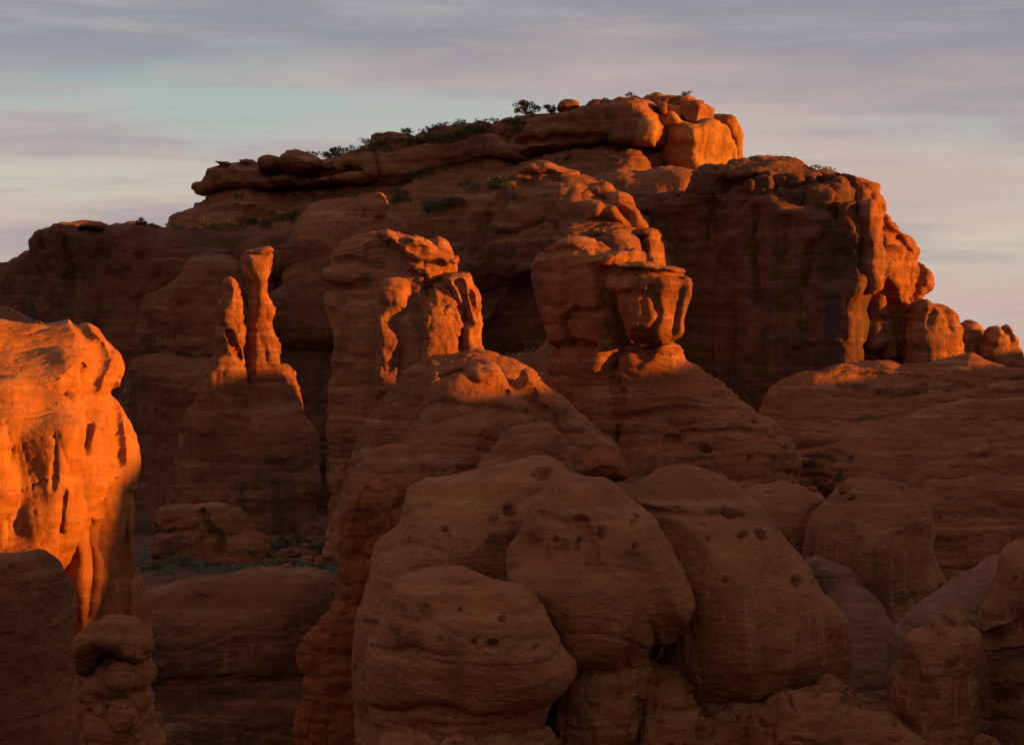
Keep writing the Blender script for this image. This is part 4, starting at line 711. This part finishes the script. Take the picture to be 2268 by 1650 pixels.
SL.append(('scrub', pts(8, '180,200 200,230 230,215 470,500 500,470 520,540 560,480 540,590 600,520 590,560 640,470 860,1045 890,1050 840,1060 1000,1000'), 34, 'shrub', 'dark bush in the shaded gully beside the loaf dome', 'shrub', 'bushes in the shaded gully'))
# loose stones on the hollow floor and in the gully
def stone_mesh(i):
    r = np.random.default_rng(50+i); g = np.linspace(-1, 1, 7); V, Q = [], []; idx = {}
    for ax in range(3):
        for sg_ in (-1, 1):
            for a in range(6):
                for b in range(6):
                    q = []
                    for da, db in ((0, 0), (1, 0), (1, 1), (0, 1)):
                        p = [0, 0, 0]; p[ax] = sg_; p[(ax+1) % 3] = g[a+da]; p[(ax+2) % 3] = g[b+db]; k = tuple(round(x, 3) for x in p)
                        if k not in idx: idx[k] = len(V); V.append(p)
                        q.append(idx[k])
                    Q.append(q if sg_ > 0 else q[::-1])
    V = np.array(V, float); V /= (np.abs(V)**3.2).sum(1)[:, None]**(1/3.2); V *= np.array([.5, .42+.1*r.random(), .30+.1*r.random()]); V *= (1+.28*fbm(V*2.4+i*9, 3))[:, None]
    return mesh_from('stone', V, np.array(Q), MAT['rock'], True)
STONES = [stone_mesh(i) for i in range(5)]
def stone(uv, wpx, label, group):
    d = Vector(ray(uv)[0]).normalized(); ok, p, nrm, fi, ob, mx = sc.ray_cast(dg, Vector((0, 0, 0)), d)
    if not ok or p.y > 330: return
    s = wpx*KP*p.y; o = link('stone', STONES[int(prng.integers(5))], p+Vector((0, 0, .08*s))); o.scale = (s, s, s); o.rotation_euler = (prng.normal()*.2, prng.normal()*.2, prng.random()*6.28)
    tag(o, label, 'stone', group)
for q in pts(6, '1040,945 1075,935 1100,950 1130,940 1160,960 1185,945 1120,975 1060,970 1000,975 1210,965 1235,950 1080,990 575,940 560,975 1150,915 1190,920 1230,925'):
    stone(q+prng.normal(size=2)*3, 14+22*prng.random(), 'loose stone on the floor of the brushy hollow', 'stones in the hollow')
for q in pts(8, '450,560 480,600 520,600 560,560 610,590 240,300 300,360 350,400 640,620 420,470'):
    stone(q+prng.normal(size=2)*3, 14+20*prng.random(), 'loose stone in the shaded gully beside the loaf dome', 'stones in the gully')
for kind, P, wpx, nm, lab, cat, grp in SL:
    for q in P: plant(kind, q, wpx*(.75+.5*prng.random()) if len(P) > 1 else wpx, nm, lab, cat, grp)
placed = []
for k in range(900):                        # sagebrush scattered over the hollow floor
    x, y = -37+24*prng.random(), 192+(16*prng.random() if k % 3 else 66*prng.random()); w_ = (.7+.9*prng.random()**2)*(1 if y < 235 else 1.25)
    if len(placed) >= 150 or any((x-a)**2+(y-b)**2 < (.42*(w_+c))**2 for a, b, c in placed): continue
    ok, p, nrm, fi, ob, mx = sc.ray_cast(dg, Vector((x, y, 40)), Vector((0, 0, -1)))
    if not ok or ob.name != 'ground': continue
    placed.append((x, y, w_)); kind = 'sage' if prng.random() < .8 else 'scrub'; var = PL[kind][int(prng.integers(len(PL[kind])))]
    r = link('sagebrush' if kind == 'sage' else 'shrub', None, p-Vector((0, 0, .04))); r.rotation_euler = (0, 0, prng.random()*6.28); r.scale = (w_*1.15, w_*1.15, w_*(1+.4*prng.random())); r.empty_display_size = .3
    for me in var: link(me.name.split('.')[0], me, parent=r)
    if kind == 'sage': tag(r, 'grey-green sagebrush on the floor of the brushy hollow', 'sagebrush', 'sagebrush in the hollow')
    else: tag(r, 'dark green shrub among the sagebrush on the hollow floor', 'shrub', 'dark shrubs among the sagebrush')
print('PLANTS', len(placed), CNT, round(time.time()-T0, 1))
